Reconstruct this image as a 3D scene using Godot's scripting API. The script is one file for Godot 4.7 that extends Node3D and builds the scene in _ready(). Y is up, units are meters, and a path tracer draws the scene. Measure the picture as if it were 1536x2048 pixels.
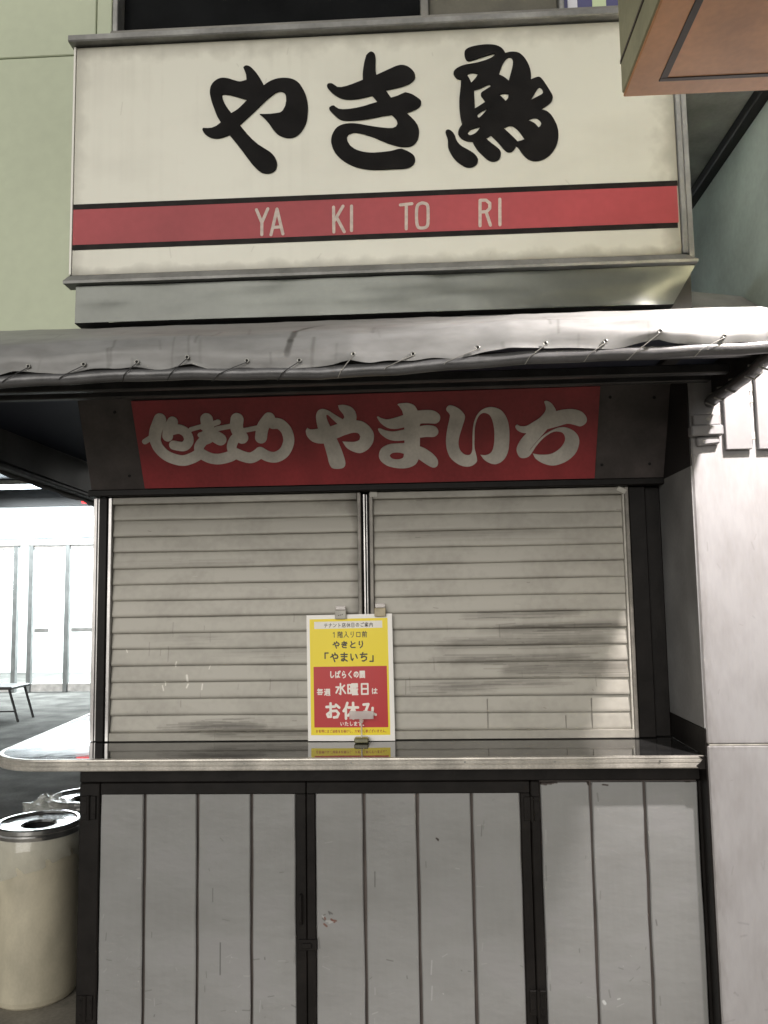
extends Node3D
# A shuttered yakitori stall under a station building at night. Units: metres, y up, the shutters stand in the plane z = 0.

const GLYPHS := {
	"ya": [
		"-558 3209.5, -550 3214.5, -538 3211, -525 3198.5, -511.5 3180.5, -499.5 3159.5, -491.5 3143.5 c, -477 3154, -453.5 3163.5, -427 3166, -400 3161, -379.5 3147.5, -365 3125, -354.5 3099.5, -350 3071.5, -350.5 3040.5, -355 3013, -365.5 2990.5, -380.5 2972.5, -398 2963.5, -418.5 2963, -442 2972.5, -460 2990, -474.5 3012.5, -489.5 3031.5, -505.5 3046.5 c, -480.5 3045, -456.5 3046.5, -439 3048.5, -427 3060, -420.5 3078, -419.5 3099.5, -424 3114, -436 3121.5, -450.5 3118.5, -468.5 3106.5, -486 3092, -507 3071.5, -527.5 3052, -548.5 3033, -570 3012.5 c, -554.5 2991.5, -533.5 2966, -510 2943.5, -486.5 2927, -469 2914, -455.5 2896.5, -450 2876.5, -454.5 2858, -467.5 2848, -486.5 2846, -505.5 2854, -525 2873.5, -542.5 2897, -566 2930.5, -587 2959, -604 2981.5 c, -622.5 2974.5, -643 2971, -664 2975, -682 2986.5, -691.5 3001, -688.5 3007.5, -679 3006.5, -664 3006.5, -646.5 3012.5, -631.5 3024.5 c, -643.5 3045, -655.5 3077, -665 3108.5, -668 3133.5, -662 3155, -647 3170, -629 3176, -608 3173, -587.5 3165.5, -569.5 3160.5, -548.5 3165 c, -549 3179.5, -553 3193.5, -557.5 3205",
		"-626.5 3119.5, -608 3118, -584 3111, -545.5 3097 c, -560.5 3081.5, -578 3065.5, -597.5 3054 c, -608 3068.5, -620 3089, -627.5 3109.5",
	],
	"ki": [
		"-157.5 3232, -144.5 3241.5, -133.5 3235, -129.5 3220, -130 3193.5, -130 3174.5, -127.5 3161 c, -108 3169.5, -82.5 3180.5, -62.5 3188.5, -45 3191, -27.5 3185.5, -12.5 3172.5, -4 3157.5, -4.5 3144.5, -13.5 3133, -31 3123, -53.5 3116.5, -99 3108 c, -91.5 3096, -82 3081.5 c, -64 3086, -46.5 3093.5, -35.5 3097.5 c, -16.5 3091, 0.5 3079.5, 13 3067, 12.5 3054, 3.5 3043.5, -12.5 3035.5, -34 3027.5 c, -20.5 3014.5, -6 2997, 3.5 2978, 5 2959.5, 0.5 2939, -10 2924, -25 2916, -45 2915.5, -67 2920, -92 2929, -114 2939, -136 2950.5, -161 2960.5, -186 2968.5, -203.5 2970.5, -218.5 2966, -225 2957, -223.5 2944, -216.5 2929, -201.5 2915.5, -179 2905.5, -149.5 2900, -119.5 2900, -87 2902.5, -62.5 2908, -51 2908.5 c, -32.5 2900, -15.5 2887.5, -9 2874.5, -11 2861.5, -21 2850, -41 2843.5, -73.5 2843, -113 2842.5, -152.5 2844.5, -187.5 2852, -217 2865, -244.5 2884.5, -264 2908, -274 2933, -275 2951.5, -269.5 2971, -257 2989, -238 2998.5, -215.5 3001.5, -190.5 2999, -160.5 2992, -130.5 2985.5, -98.5 2980, -78.5 2979, -66 2985, -63 2997, -68 3010.5, -80 3024 c, -105 3022.5, -135.5 3017.5, -170.5 3012.5, -205.5 3011.5, -233 3013, -250.5 3020, -268 3037, -280.5 3053, -276.5 3061, -266.5 3064, -260 3059, -250 3052, -232.5 3049.5, -205 3051, -175 3056, -149.5 3063, -124.5 3069.5 c, -133 3080.5, -141.5 3092.5 c, -164.5 3087.5, -189.5 3083.5, -217 3083, -239.5 3087.5, -259.5 3098.5, -276 3114, -286.5 3129, -283.5 3139, -272 3139.5, -263 3133.5, -253 3126, -237 3125.5, -214 3131, -191.5 3139, -171.5 3146.5 c, -171.5 3168.5, -167.5 3198, -162.5 3219",
	],
	"tori": [
		"156 3226, 168 3238, 193 3244.5, 225 3247, 254 3243.5, 274 3232.5, 285.5 3215 c, 305 3218, 325.5 3214.5, 341 3201.5, 353 3182, 361 3160, 364 3138.5, 363 3121.5 c, 377 3127, 390 3128.5, 400 3118.5, 410.5 3101, 421.5 3080.5, 429.5 3062, 426 3046.5, 414 3035, 390.5 3019.5 c, 407.5 3014, 421.5 3001, 432 2982.5, 440 2961, 443 2936.5, 439.5 2909.5, 428.5 2886, 411 2865.5, 388 2853, 365 2850.5, 345.5 2858, 329 2875.5, 318 2894, 310 2903.5 c, 303.5 2891.5, 293.5 2883.5, 280.5 2885, 267 2899, 253 2918, 232 2941 c, 216 2932 c, 227.5 2919, 244 2905, 258 2890.5, 261 2875.5, 254 2860.5, 238.5 2854.5, 222.5 2859, 206 2874.5, 186.5 2897, 173.5 2923 c, 155.5 2926, 138.5 2935.5, 129 2951, 132.5 2967.5, 142 2981 c, 137.5 3005.5, 135 3036, 135.5 3070, 140 3103.5, 142 3132.5 c, 129.5 3136.5, 119.5 3152, 122.5 3164.5, 139 3176, 161 3182.5, 188.5 3186, 217.5 3192.5, 241 3201.5, 253.5 3212, 247 3214, 224 3209, 197.5 3201, 170 3194.5, 158.5 3203",
		"302 3200, 308.5 3189, 306.5 3169, 300 3144.5, 293 3120.5 c, 279.5 3133.5, 262 3143.5 c, 269 3161.5, 278 3183, 290 3197.5",
		"163 3149, 179 3153.5, 197.5 3149 c, 188.5 3135, 174.5 3120 c, 168.5 3134.5",
		"183 3095 c, 203.5 3100.5, 221 3108.5, 232 3112, 235 3104.5, 220.5 3095, 206 3085, 204.5 3075.5, 211 3064.5, 218 3054 c, 202 3043.5, 183.5 3032.5 c, 183.5 3055, 182.5 3076.5",
		"260.5 3076 c, 278 3079, 291 3077 c, 289 3062.5, 281.5 3053 c, 271.5 3065",
		"360.5 3052.5 c, 372.5 3073.5, 384.5 3091.5, 392 3093.5, 399 3084.5, 398 3072.5, 383.5 3064",
		"191 3012, 201.5 3020.5, 224.5 3032 c, 213 3017, 198 3002.5, 192.5 3003",
		"158.5 2952.5, 171 2964, 200 2971.5 c, 188 2954.5, 173.5 2945.5, 162 2945",
		"348 2986.5 c, 367 2992.5, 381 2989.5, 390.5 2977, 387.5 2965, 381.5 2960 c, 369 2975",
		"272 2963 c, 289 2969.5, 303 2967.5, 320 2951.5, 337.5 2923.5 c, 324.5 2918.5, 314.5 2916.5 c, 299.5 2934",
	],
	"tori_drop": [
		"89 2959, 96.5 2966, 107.5 2961, 117.5 2947, 124 2927, 138 2909.5, 160.5 2895, 177.5 2882, 188.5 2865, 186 2850, 173.5 2840, 156.5 2838.5, 139.5 2846, 119.5 2863.5, 106 2883.5, 96.5 2907, 95.5 2934",
	],
	"h_ya": [
		"-276 270 c, -257 271, -235 264, -221.5 249, -217.5 231.5, -219.5 219 c, -199 214.5, -180.5 201, -166.5 181, -163.5 161, -170 138.5, -187 119, -210 108.5, -232.5 113.5, -254.5 127, -268 149 c, -247 147.5, -228 147, -213 152.5, -208.5 164, -213.5 175, -229.5 178, -255.5 172, -287 159.5 c, -277 134.5, -268.5 107.5, -262 77, -268 60.5, -287.5 56, -307 59.5, -316 75, -321 102, -330 144 c, -351 145.5, -370 153.5, -383.5 170, -387 187, -381.5 198 c, -370.5 192.5, -346 194 c, -349.5 215.5, -350 238, -342.5 254, -328 259.5, -309 254, -287.5 239.5, -262.5 223 c, -257.5 231, -261.5 242, -272 255.5",
		"-316.5 237, -310 238.5, -297.5 225.5, -281 208.5 c, -305.5 201 c, -312.5 217.5",
	],
	"h_ma": [
		"-82.5 268, -69.5 271, -47.5 271, -28.5 263, -18 245.5 c, 6 247, 34 244, 53 229, 52.5 211, 40 201.5, 14.5 203, -8 203, -12.5 198 c, -13 193.5 c, 11 196.5, 36.5 192, 47.5 178.5, 45.5 165.5, 33 157, 10.5 157.5, -12.5 155.5 c, -13.5 126 c, 6.5 117, 32 96.5, 45 76, 42.5 58, 29.5 52.5, 12 60.5, -18.5 83 c, -30 64.5, -56.5 53.5, -89 53.5, -121 62, -143 79, -149.5 98, -141.5 121, -118.5 134.5, -92.5 138, -64 138 c, -63.5 148 c, -92.5 147, -118 153.5, -140 170.5, -149 187, -142.5 190, -123.5 182.5, -98 178.5, -63 184 c, -63 191.5 c, -91 187, -116.5 191, -138.5 206.5, -150.5 226.5, -147 230, -138 224.5, -119 219.5, -96.5 223, -65 232 c, -68.5 246.5, -76 259.5",
		"-113.5 97, -103.5 106, -84 107, -66.5 102.5 c, -70 89, -84.5 83.5, -104 86",
	],
	"h_i": [
		"74.5 246, 80 258, 93 259.5, 115 248.5, 131.5 231, 134.5 217, 126.5 189.5, 116 155, 113.5 130.5, 119 109.5, 134.5 94.5, 151.5 94.5, 158.5 112, 159 154, 162 192, 170.5 219.5, 185.5 239.5, 205.5 249.5, 229 249.5, 252.5 238, 269.5 213.5, 277.5 182, 279 144, 276 105.5, 264.5 77.5, 244 61.5, 223.5 60.5, 199.5 73.5, 185 92.5 c, 203 91, 220 99.5, 228 120.5, 230.5 152, 228 187, 219 218, 205.5 230.5, 189 231, 175.5 216, 167 185, 165.5 147, 166 115, 174 79.5, 170.5 65.5, 155 55, 134.5 53.5, 110.5 63, 86.5 85, 75 114, 72.5 145.5, 77.5 184, 86 222, 84.5 232",
	],
	"h_chi": [
		"389 263, 397 266, 412 257.5, 424.5 240, 427 231.5 c, 453 236.5, 482.5 236.5, 509.5 227.5, 525.5 208.5, 524.5 191, 508 180, 488 185, 464.5 189.5, 434.5 181.5, 401.5 173.5 c, 385 153.5, 365.5 131, 349 110.5, 340.5 96.5 c, 359 121, 382 146.5, 408 165, 434.5 176.5, 458 178, 482 168, 499.5 150.5, 505.5 127.5, 498 96, 478.5 72, 452 56.5, 421.5 50, 391 58, 366.5 74.5, 356 92.5 c, 380 88, 414 89.5, 440.5 104.5, 456.5 125.5, 459.5 142.5, 452 158.5, 438.5 164, 418.5 163, 392 146, 369 120.5, 352.5 94.5, 342.5 82.5, 326 77.5, 312 83, 303 104.5, 308 125.5, 321 146.5, 334.5 161.5 c, 321 163, 305.5 171, 297.5 183.5, 303.5 191, 313.5 185.5, 334 186, 357 199, 377 212.5, 393 232.5, 394 247.5",
	],
}
const LOGO_STROKES := [
	"34.9; -867 239.5, -886 202, -893 174.5",
	"31.2; -892.5 178.5, -886 146, -858 114, -812 97.5, -775.5 105, -746 120.5",
	"31.2; -746 121.5, -716 104.5, -685 99.5, -648.5 107, -627.5 118.5",
	"31.2; -627.5 118.5, -605 107.5, -578 101, -553.5 111.5, -544 119.5",
	"31.2; -544 119.5, -518.5 104.5, -491 102, -462.5 119.5, -446 155, -451 190.5, -471 213, -494 215.5",
	"15.4; -928 165.5, -895 184.5",
	"30.1; -826 230.5, -843 205, -849 181.5",
	"27.5; -835.5 201, -807.5 205, -785.5 191.5, -779.5 165.5, -798.5 146, -831.5 151",
	"12.8; -768.5 203, -728 213",
	"36.0; -712 235, -710 205.5, -699.5 185.5, -674 167",
	"15.4; -728.5 209, -675 225",
	"15.4; -739 183, -707 191.5",
	"27.5; -747 120.5, -747.5 142.5, -731.5 162.5, -713 170",
	"13.9; -682 203, -634.5 210.5",
	"36.7; -611 232.5, -615 203, -601 171.5",
	"27.5; -633.5 117.5, -638 140, -627.5 163.5, -610 179",
	"13.9; -593 194.5, -545.5 202.5",
	"33.8; -505 233.5, -528 204.5, -537.5 169",
]
const LATIN := {
	"Y": ["-516.5 2727, -499 2683.5", "-480 2728.5, -499 2683.5, -499.5 2643.5"],
	"A": ["-470 2642, -450.5 2726.5, -432 2643.5", "-461.5 2666, -438.5 2667"],
	"K": ["-270 2725.5, -270 2643.5", "-240 2727.5, -266.5 2682", "-260.5 2691, -237 2643"],
	"I": ["-213 2726.5, -214 2646"],
	"T": ["-58.5 2724, -22 2726.5", "-39.5 2725, -41.5 2645"],
	"O": ["10.5 2728, 26.5 2720, 28 2685.5, 25 2652.5, 9 2645.5, -5.5 2652, -8.5 2687, -4.5 2719.5, 10.5 2728"],
	"R": ["189.5 2646, 192 2729, 210.5 2728.5, 222 2718, 221.5 2701.5, 211 2691, 191 2690.5", "209.5 2691, 222 2646.5"],
	"I2": ["253.5 2730, 251.5 2646.5"],
}

# stroke letters for the printed notice, each on a 100 x 100 field: strokes split by ";", points as "x y"
const NOTICE_STROKES := {
	"テ": "22 18 78 18;10 42 90 42;54 42 52 65 30 92",
	"ナ": "10 38 90 38;54 8 52 55 26 92",
	"ン": "16 20 36 34;14 86 50 74 86 30",
	"ト": "38 8 38 92;38 42 74 60",
	"店": "50 4 50 16;14 17 92 17;16 17 16 55 6 94;56 26 56 56;56 40 84 40;34 58 82 58 82 92 34 92 34 58",
	"休": "30 6 20 34 6 52;20 34 20 95;36 32 96 32;66 6 66 95;64 34 50 62 34 78;68 34 80 62 96 78",
	"日": "22 10 78 10 78 92 22 92 22 10;22 50 78 50",
	"の": "52 20 46 60 30 80 16 70 12 50 26 24 52 16 78 26 88 52 76 76 54 88",
	"ご": "22 26 70 24;24 60 26 78 48 84 80 80;76 8 82 20;88 4 94 16",
	"案": "50 2 50 12;12 28 12 14 88 14 88 26;10 38 90 38;44 20 28 50 66 58;66 26 58 50 26 60;8 68 92 68;50 58 50 98;46 70 10 92;54 70 90 92",
	"内": "16 96 16 24 84 24 84 92 76 92;50 6 50 34 32 64;50 40 68 62",
	"１": "34 28 54 12 54 90",
	"階": "10 8 10 95;10 10 34 10 24 36 36 56 22 66;46 6 46 44 62 38;46 22 62 22;74 6 74 40 94 40 94 34;92 14 76 24;64 46 60 54;48 56 88 56 88 94 48 94 48 56;48 74 88 74",
	"入": "36 8 54 12 50 44 8 92;52 40 66 72 94 92",
	"り": "30 10 26 50 34 54;66 8 72 40 64 72 40 94",
	"口": "18 20 82 20 82 86 18 86 18 20",
	"前": "28 4 36 16;72 4 64 16;6 22 94 22;16 34 16 94;16 34 46 34 46 92 38 92;16 52 46 52;16 68 46 68;62 34 62 78;84 30 84 94 74 92",
	"や": "8 48 50 24 80 26 90 44 80 60 58 60;56 6 62 22;26 18 54 94",
	"き": "18 26 80 18;14 46 84 36;44 6 72 62;72 62 40 56 22 68 30 86 74 90",
	"と": "30 8 42 46;80 28 34 52 20 70 34 88 82 88",
	"ま": "14 22 86 22;18 44 82 44;52 6 52 74 40 88 22 84 24 70 44 66 84 90",
	"い": "16 20 20 66 32 84 42 66;72 24 88 62",
	"ち": "12 24 88 22;42 6 24 58;24 58 56 42 82 54 80 76 52 92 34 90",
	"「": "55 60 55 4 90 4",
	"」": "45 40 45 96 10 96",
	"し": "34 8 32 66 44 88 66 84 86 64",
	"ば": "14 12 10 50 16 92;36 32 82 30;62 10 62 76 48 88 36 78 48 68 84 86;80 4 86 14;92 2 97 12",
	"ら": "42 6 62 18;28 26 24 62;24 62 58 42 82 58 72 82 40 94",
	"く": "70 6 26 48 74 94",
	"間": "10 96 10 8 44 8 44 38 10 38;10 23 44 23;90 96 90 8 56 8 56 38 90 38;56 23 90 23;32 50 68 50 68 90 32 90 32 50;32 70 68 70",
	"毎": "28 4 10 26;22 14 90 14;28 28 20 82 76 82 82 28 28 28;6 54 94 54;52 30 48 82",
	"週": "10 10 18 20;6 40 20 40 20 76 8 90;20 78 40 92 96 94;36 80 36 10 90 10 90 80 82 80;46 24 80 24;63 12 63 40;44 40 82 40;48 52 78 52 78 72 48 72 48 52",
	"水": "50 6 50 92 40 86;10 34 36 34 10 80;86 20 60 42;56 34 94 84",
	"曜": "8 16 34 16 34 84 8 84 8 16;8 48 34 48;44 10 64 10 64 34 44 34;46 22 64 22;72 10 92 10 92 34 72 34;74 22 92 22;54 38 42 60;50 52 50 96;50 52 94 52;72 40 72 94;50 66 90 66;50 80 90 80;50 94 95 94",
	"は": "16 10 12 50 18 92;40 30 92 30;68 8 68 76 52 88 38 78 50 68 92 86",
	"お": "10 28 62 26;36 8 36 84 20 84 14 70 40 52 72 50 86 66 76 86 56 88;70 16 90 32",
	"み": "20 16 50 14 22 76 10 70 24 56 64 62 94 74;76 36 74 64 54 92",
	"た": "10 28 60 24;38 6 12 92;54 46 88 46;56 68 56 84 90 88",
	"す": "8 24 92 24;58 6 58 66 48 74 36 62 46 48 58 56 60 74 40 96",
	"。": "20 76 32 84 20 92 10 84 20 76",
	"、": "14 76 28 92",
	"客": "50 4 50 14;12 28 12 16 88 16 88 28;44 26 22 50;34 36 66 36 40 60 8 72;44 44 92 72;32 72 70 72 70 94 32 94 32 72",
	"様": "22 6 22 95;6 28 40 28;22 36 6 64;56 4 62 14;84 4 76 14;46 20 94 20;50 34 90 34;44 48 96 48;70 20 70 92;52 60 42 80;84 56 96 84",
	"に": "16 10 12 50 18 92;44 28 86 28;46 70 52 84 90 82",
	"迷": "10 10 20 20;6 42 20 42 20 78 8 92;20 80 40 92 96 94;64 8 64 82;38 44 94 44;44 16 52 30;86 14 76 30;60 48 40 74;68 48 90 74",
	"惑": "10 16 90 16;14 30 44 30 44 46 14 46 14 30;8 56 56 52;62 4 70 44 90 60;88 30 60 58;20 70 12 90;36 68 40 92 72 92 74 82;84 68 92 84",
	"を": "16 22 78 20;44 6 22 56 56 44 60 72;88 40 34 70 40 90 84 90",
	"掛": "18 6 18 94;4 30 34 28;4 62 34 52;40 26 66 26;52 8 52 84;40 48 66 48;38 66 68 66;38 88 68 82;80 6 80 96;80 40 96 54",
	"け": "16 10 12 50 18 92;40 32 94 30;72 8 72 60 54 94",
	"大": "8 34 92 34;50 6 48 44 8 94;52 40 92 94",
	"変": "50 4 50 16;8 18 92 18;38 18 32 44;60 18 60 44;16 28 8 42;80 28 92 42;40 48 14 72;34 56 78 56 20 94;36 66 88 94",
	"申": "16 22 84 22 84 74 16 74 16 22;16 48 84 48;50 6 50 96",
	"訳": "14 8 34 8;6 22 42 22;12 36 38 36;12 50 38 50;12 64 38 64 38 88 12 88 12 64;54 12 90 12 90 44 54 44;54 12 52 60 42 94;70 44 94 94",
	"ざ": "14 30 72 24;40 8 64 54;64 54 24 56 24 80 66 88;78 6 84 18;90 2 96 14",
	"せ": "8 42 92 36;70 10 70 58;30 16 32 78 46 86 80 84",
	"ん": "54 6 12 92 36 52 50 58 54 86 70 86 90 56",
}

var rng := RandomNumberGenerator.new()
var taken := {}


# ---------------------------------------------------------------- nodes, names, tags
func numbered(called: String) -> String:
	var n: int = taken.get(called, 0)
	taken[called] = n + 1
	return called if n == 0 else "%s_%03d" % [called, n]

func tag(o: Node, label: String, category: String, group := "", kind := "") -> void:
	if label: o.set_meta("label", label)
	if category: o.set_meta("category", category)
	if group: o.set_meta("group", group)
	if kind: o.set_meta("kind", kind)

func thing(called: String, label: String, category: String, at := Vector3.ZERO, group := "") -> Node3D:
	var o := Node3D.new()
	o.name = numbered(called)
	o.position = at
	add_child(o)
	o.set_meta("base", at)
	tag(o, label, category, group)
	return o

func base_of(o: Node) -> Vector3:
	return o.get_meta("base") if o.has_meta("base") else Vector3.ZERO

# commits a shape (in world coordinates) as one named mesh; children keep their thing's origin
func obj(called: String, s: Shape, m: Material, parent: Node = self) -> MeshInstance3D:
	var o := MeshInstance3D.new()
	var b := base_of(parent)
	o.mesh = s.mesh(b)
	o.mesh.surface_set_material(0, m)
	if parent == self:
		o.name = numbered(called)
		add_child(o)
	else:
		var n := 0
		var nm := called
		while parent.has_node(nm):
			n += 1
			nm = "%s_%03d" % [called, n]
		o.name = nm
		parent.add_child(o, true)
	o.set_meta("base", b)
	return o

func structure(called: String, s: Shape, m: Material) -> MeshInstance3D:
	var o := obj(called, s, m)
	o.set_meta("kind", "structure")
	return o


# ---------------------------------------------------------------- shapes
class Shape:
	var v := PackedVector3Array()
	var n := PackedVector3Array()
	var uv := PackedVector2Array()
	var uvf: Callable
	var xf := Transform3D.IDENTITY

	func put(p: Vector3, q: Vector3, w = null) -> void:
		var wp := xf * p
		var wn := (xf.basis * q).normalized()
		v.append(wp)
		n.append(wn)
		if w != null: uv.append(w)
		elif uvf.is_valid(): uv.append(uvf.call(wp, wn))
		else:
			var a := wn.abs()
			if a.z >= a.x and a.z >= a.y: uv.append(Vector2(wp.x, -wp.y))
			elif a.x >= a.y: uv.append(Vector2(wp.z + 3.3, -wp.y))
			else: uv.append(Vector2(wp.x, wp.z + 1.7))

	# counter-clockwise seen from outside
	func tri(a: Vector3, b: Vector3, c: Vector3) -> Shape:
		var q := (b - a).cross(c - a).normalized()
		put(a, q); put(c, q); put(b, q)
		return self

	func quad(a: Vector3, b: Vector3, c: Vector3, d: Vector3) -> Shape:
		tri(a, b, c); tri(a, c, d)
		return self

	func smooth_quad(a: Vector3, b: Vector3, c: Vector3, d: Vector3, na: Vector3, nb: Vector3, nc: Vector3, nd: Vector3) -> void:
		put(a, na); put(c, nc); put(b, nb)
		put(a, na); put(d, nd); put(c, nc)

	# a box from its lower to its upper corner, edges chamfered by e
	func box(lo: Vector3, hi: Vector3, e := 0.0) -> Shape:
		e = minf(e, minf(hi.x - lo.x, minf(hi.y - lo.y, hi.z - lo.z)) * 0.45)
		var c := (lo + hi) / 2
		var h := (hi - lo) / 2
		for ax in 3:
			for s in [-1.0, 1.0]:
				var u := (ax + 1) % 3
				var w := (ax + 2) % 3
				var q := []
				for k in [[-1, -1], [1, -1], [1, 1], [-1, 1]]:
					var pt := Vector3.ZERO
					pt[ax] = s * h[ax]; pt[u] = k[0] * (h[u] - e); pt[w] = k[1] * (h[w] - e)
					q.append(c + pt)
				if s > 0: quad(q[0], q[1], q[2], q[3])
				else: quad(q[3], q[2], q[1], q[0])
		if e <= 0: return self
		for ax in 3:
			var u := (ax + 1) % 3
			var w := (ax + 2) % 3
			for su in [-1.0, 1.0]:
				for sw in [-1.0, 1.0]:
					var a := Vector3.ZERO
					a[u] = su * h[u]; a[w] = sw * (h[w] - e); a[ax] = -(h[ax] - e)
					var b := a
					b[ax] = -a[ax]
					var d := Vector3.ZERO
					d[u] = su * (h[u] - e); d[w] = sw * h[w]; d[ax] = a[ax]
					var f := d
					f[ax] = b[ax]
					if su * sw < 0: quad(c + a, c + b, c + f, c + d)
					else: quad(c + d, c + f, c + b, c + a)
		for sx in [-1.0, 1.0]:
			for sy in [-1.0, 1.0]:
				for sz in [-1.0, 1.0]:
					var a := c + Vector3(sx * h.x, sy * (h.y - e), sz * (h.z - e))
					var b := c + Vector3(sx * (h.x - e), sy * h.y, sz * (h.z - e))
					var d := c + Vector3(sx * (h.x - e), sy * (h.y - e), sz * h.z)
					if sx * sy * sz > 0: tri(a, b, d)
					else: tri(a, d, b)
		return self

	# a round tube along points
	func tube(pts: Array, r: float, sides := 10, caps := true) -> Shape:
		var rings := []
		var side := Vector3.ZERO
		for i in pts.size():
			var t: Vector3 = (pts[mini(i + 1, pts.size() - 1)] - pts[maxi(i - 1, 0)]).normalized()
			if side == Vector3.ZERO:
				side = t.cross(Vector3.UP if absf(t.y) < 0.9 else Vector3.RIGHT).normalized()
			side = (side - t * side.dot(t)).normalized()
			var up := side.cross(t)
			var ring := []
			for k in sides:
				var a := TAU * k / sides
				ring.append(side * cos(a) + up * sin(a))
			rings.append(ring)
		for i in pts.size() - 1:
			for k in sides:
				var m := (k + 1) % sides
				var n0: Vector3 = rings[i][k]
				var n1: Vector3 = rings[i][m]
				var n2: Vector3 = rings[i + 1][m]
				var n3: Vector3 = rings[i + 1][k]
				smooth_quad(pts[i] + n0 * r, pts[i + 1] + n3 * r, pts[i + 1] + n2 * r, pts[i] + n1 * r, n0, n3, n2, n1)
		if caps:
			for k in range(1, sides - 1):
				tri(pts[0] + rings[0][0] * r, pts[0] + rings[0][k] * r, pts[0] + rings[0][k + 1] * r)
				var z: int = pts.size() - 1
				tri(pts[z] + rings[z][0] * r, pts[z] + rings[z][k + 1] * r, pts[z] + rings[z][k] * r)
		return self

	# a turned profile [Vector2(radius, height)...], bottom to top on the outside; wob adds unevenness
	func lathe(c: Vector3, prof: Array, segs := 40, wob = null) -> Shape:
		var keep := uvf
		uvf = func(p: Vector3, _n: Vector3): return Vector2(absf(atan2(p.z - c.z, p.x - c.x)) * 0.25, -p.y)
		var grid := []
		for i in prof.size():
			var row := []
			for k in segs:
				var a := TAU * k / segs
				var r: float = prof[i].x
				var y: float = prof[i].y
				if wob != null:
					var wf: Callable = wob
					var d: Vector2 = wf.call(i, a)
					r += d.x
					y += d.y
				row.append(c + Vector3(cos(a) * r, y, sin(a) * r))
			grid.append(row)
		for i in prof.size() - 1:
			for k in segs:
				var m := (k + 1) % segs
				var fn := []
				var t: Vector2 = (prof[i + 1] - prof[i]).normalized()
				for kk in [k, m]:
					var a: float = TAU * kk / segs
					fn.append(Vector3(cos(a) * t.y, -t.x, sin(a) * t.y))
				smooth_quad(grid[i][k], grid[i + 1][k], grid[i + 1][m], grid[i][m], fn[0], fn[0], fn[1], fn[1])
		uvf = keep
		return self

	# polygons in a plane (outer counter-clockwise), extruded: lift maps (x, y, depth) to space
	func prism(outer: PackedVector2Array, holes: Array, depth: float, lift: Callable) -> Shape:
		if Geometry2D.is_polygon_clockwise(outer): outer.reverse()
		var lo := outer[0]
		var hi := outer[0]
		for p in outer:
			lo = lo.min(p)
			hi = hi.max(p)
		var cuts := [lo.x - 1.0, hi.x + 1.0]
		for h in holes:
			var c := Vector2.ZERO
			for p in h: c += p
			cuts.append(c.x / h.size())
		cuts.sort()
		for i in cuts.size() - 1:
			var pieces := [outer]
			if holes.size():
				pieces = Geometry2D.intersect_polygons(outer, PackedVector2Array([Vector2(cuts[i], lo.y - 1), Vector2(cuts[i + 1], lo.y - 1), Vector2(cuts[i + 1], hi.y + 1), Vector2(cuts[i], hi.y + 1)]))
			for h in holes:
				var next := []
				for p in pieces: next.append_array(Geometry2D.clip_polygons(p, h))
				pieces = next
			for p in pieces:
				var idx := Geometry2D.triangulate_polygon(p)
				for k in range(0, idx.size(), 3):
					var a: Vector2 = p[idx[k]]
					var b: Vector2 = p[idx[k + 1]]
					var c: Vector2 = p[idx[k + 2]]
					if (b - a).cross(c - a) < 0:
						var t := b
						b = c
						c = t
					tri(lift.call(a.x, a.y, depth), lift.call(b.x, b.y, depth), lift.call(c.x, c.y, depth))
		for ring in [outer] + holes:
			var r: PackedVector2Array = ring
			var flip: bool = Geometry2D.is_polygon_clockwise(r) != (ring != outer)
			for k in r.size():
				var a := r[k]
				var b := r[(k + 1) % r.size()]
				if flip: 
					var t := a
					a = b
					b = t
				quad(lift.call(a.x, a.y, 0.0), lift.call(b.x, b.y, 0.0), lift.call(b.x, b.y, depth), lift.call(a.x, a.y, depth))
		return self

	# a sheet of nu x nv cells: f(u, v) with u, v in 0..1
	func sheet(nu: int, nv: int, f: Callable, two_sided := false, thick := 0.002) -> Shape:
		var p := []
		for i in nu + 1:
			var row := []
			for j in nv + 1: row.append(f.call(float(i) / nu, float(j) / nv))
			p.append(row)
		var q := []
		for i in nu + 1:
			var row := []
			for j in nv + 1:
				var du: Vector3 = p[mini(i + 1, nu)][j] - p[maxi(i - 1, 0)][j]
				var dv: Vector3 = p[i][mini(j + 1, nv)] - p[i][maxi(j - 1, 0)]
				row.append(du.cross(dv).normalized())
			q.append(row)
		for i in nu:
			for j in nv:
				smooth_quad(p[i][j], p[i + 1][j], p[i + 1][j + 1], p[i][j + 1], q[i][j], q[i + 1][j], q[i + 1][j + 1], q[i][j + 1])
				if two_sided:
					var o := func(a, b): return p[a][b] - q[a][b] * thick
					smooth_quad(o.call(i, j + 1), o.call(i + 1, j + 1), o.call(i + 1, j), o.call(i, j), -q[i][j + 1], -q[i + 1][j + 1], -q[i + 1][j], -q[i][j])
		return self

	func mesh(base: Vector3) -> ArrayMesh:
		var a := []
		a.resize(Mesh.ARRAY_MAX)
		var w := PackedVector3Array()
		w.resize(v.size())
		for i in v.size(): w[i] = v[i] - base
		a[Mesh.ARRAY_VERTEX] = w
		a[Mesh.ARRAY_NORMAL] = n
		a[Mesh.ARRAY_TEX_UV] = uv
		var m := ArrayMesh.new()
		m.add_surface_from_arrays(Mesh.PRIMITIVE_TRIANGLES, a)
		return m


func shape() -> Shape:
	return Shape.new()

func block(x0: float, x1: float, y0: float, y1: float, z0: float, z1: float, e := 0.002) -> Shape:
	return Shape.new().box(Vector3(x0, y0, z0), Vector3(x1, y1, z1), e)

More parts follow.
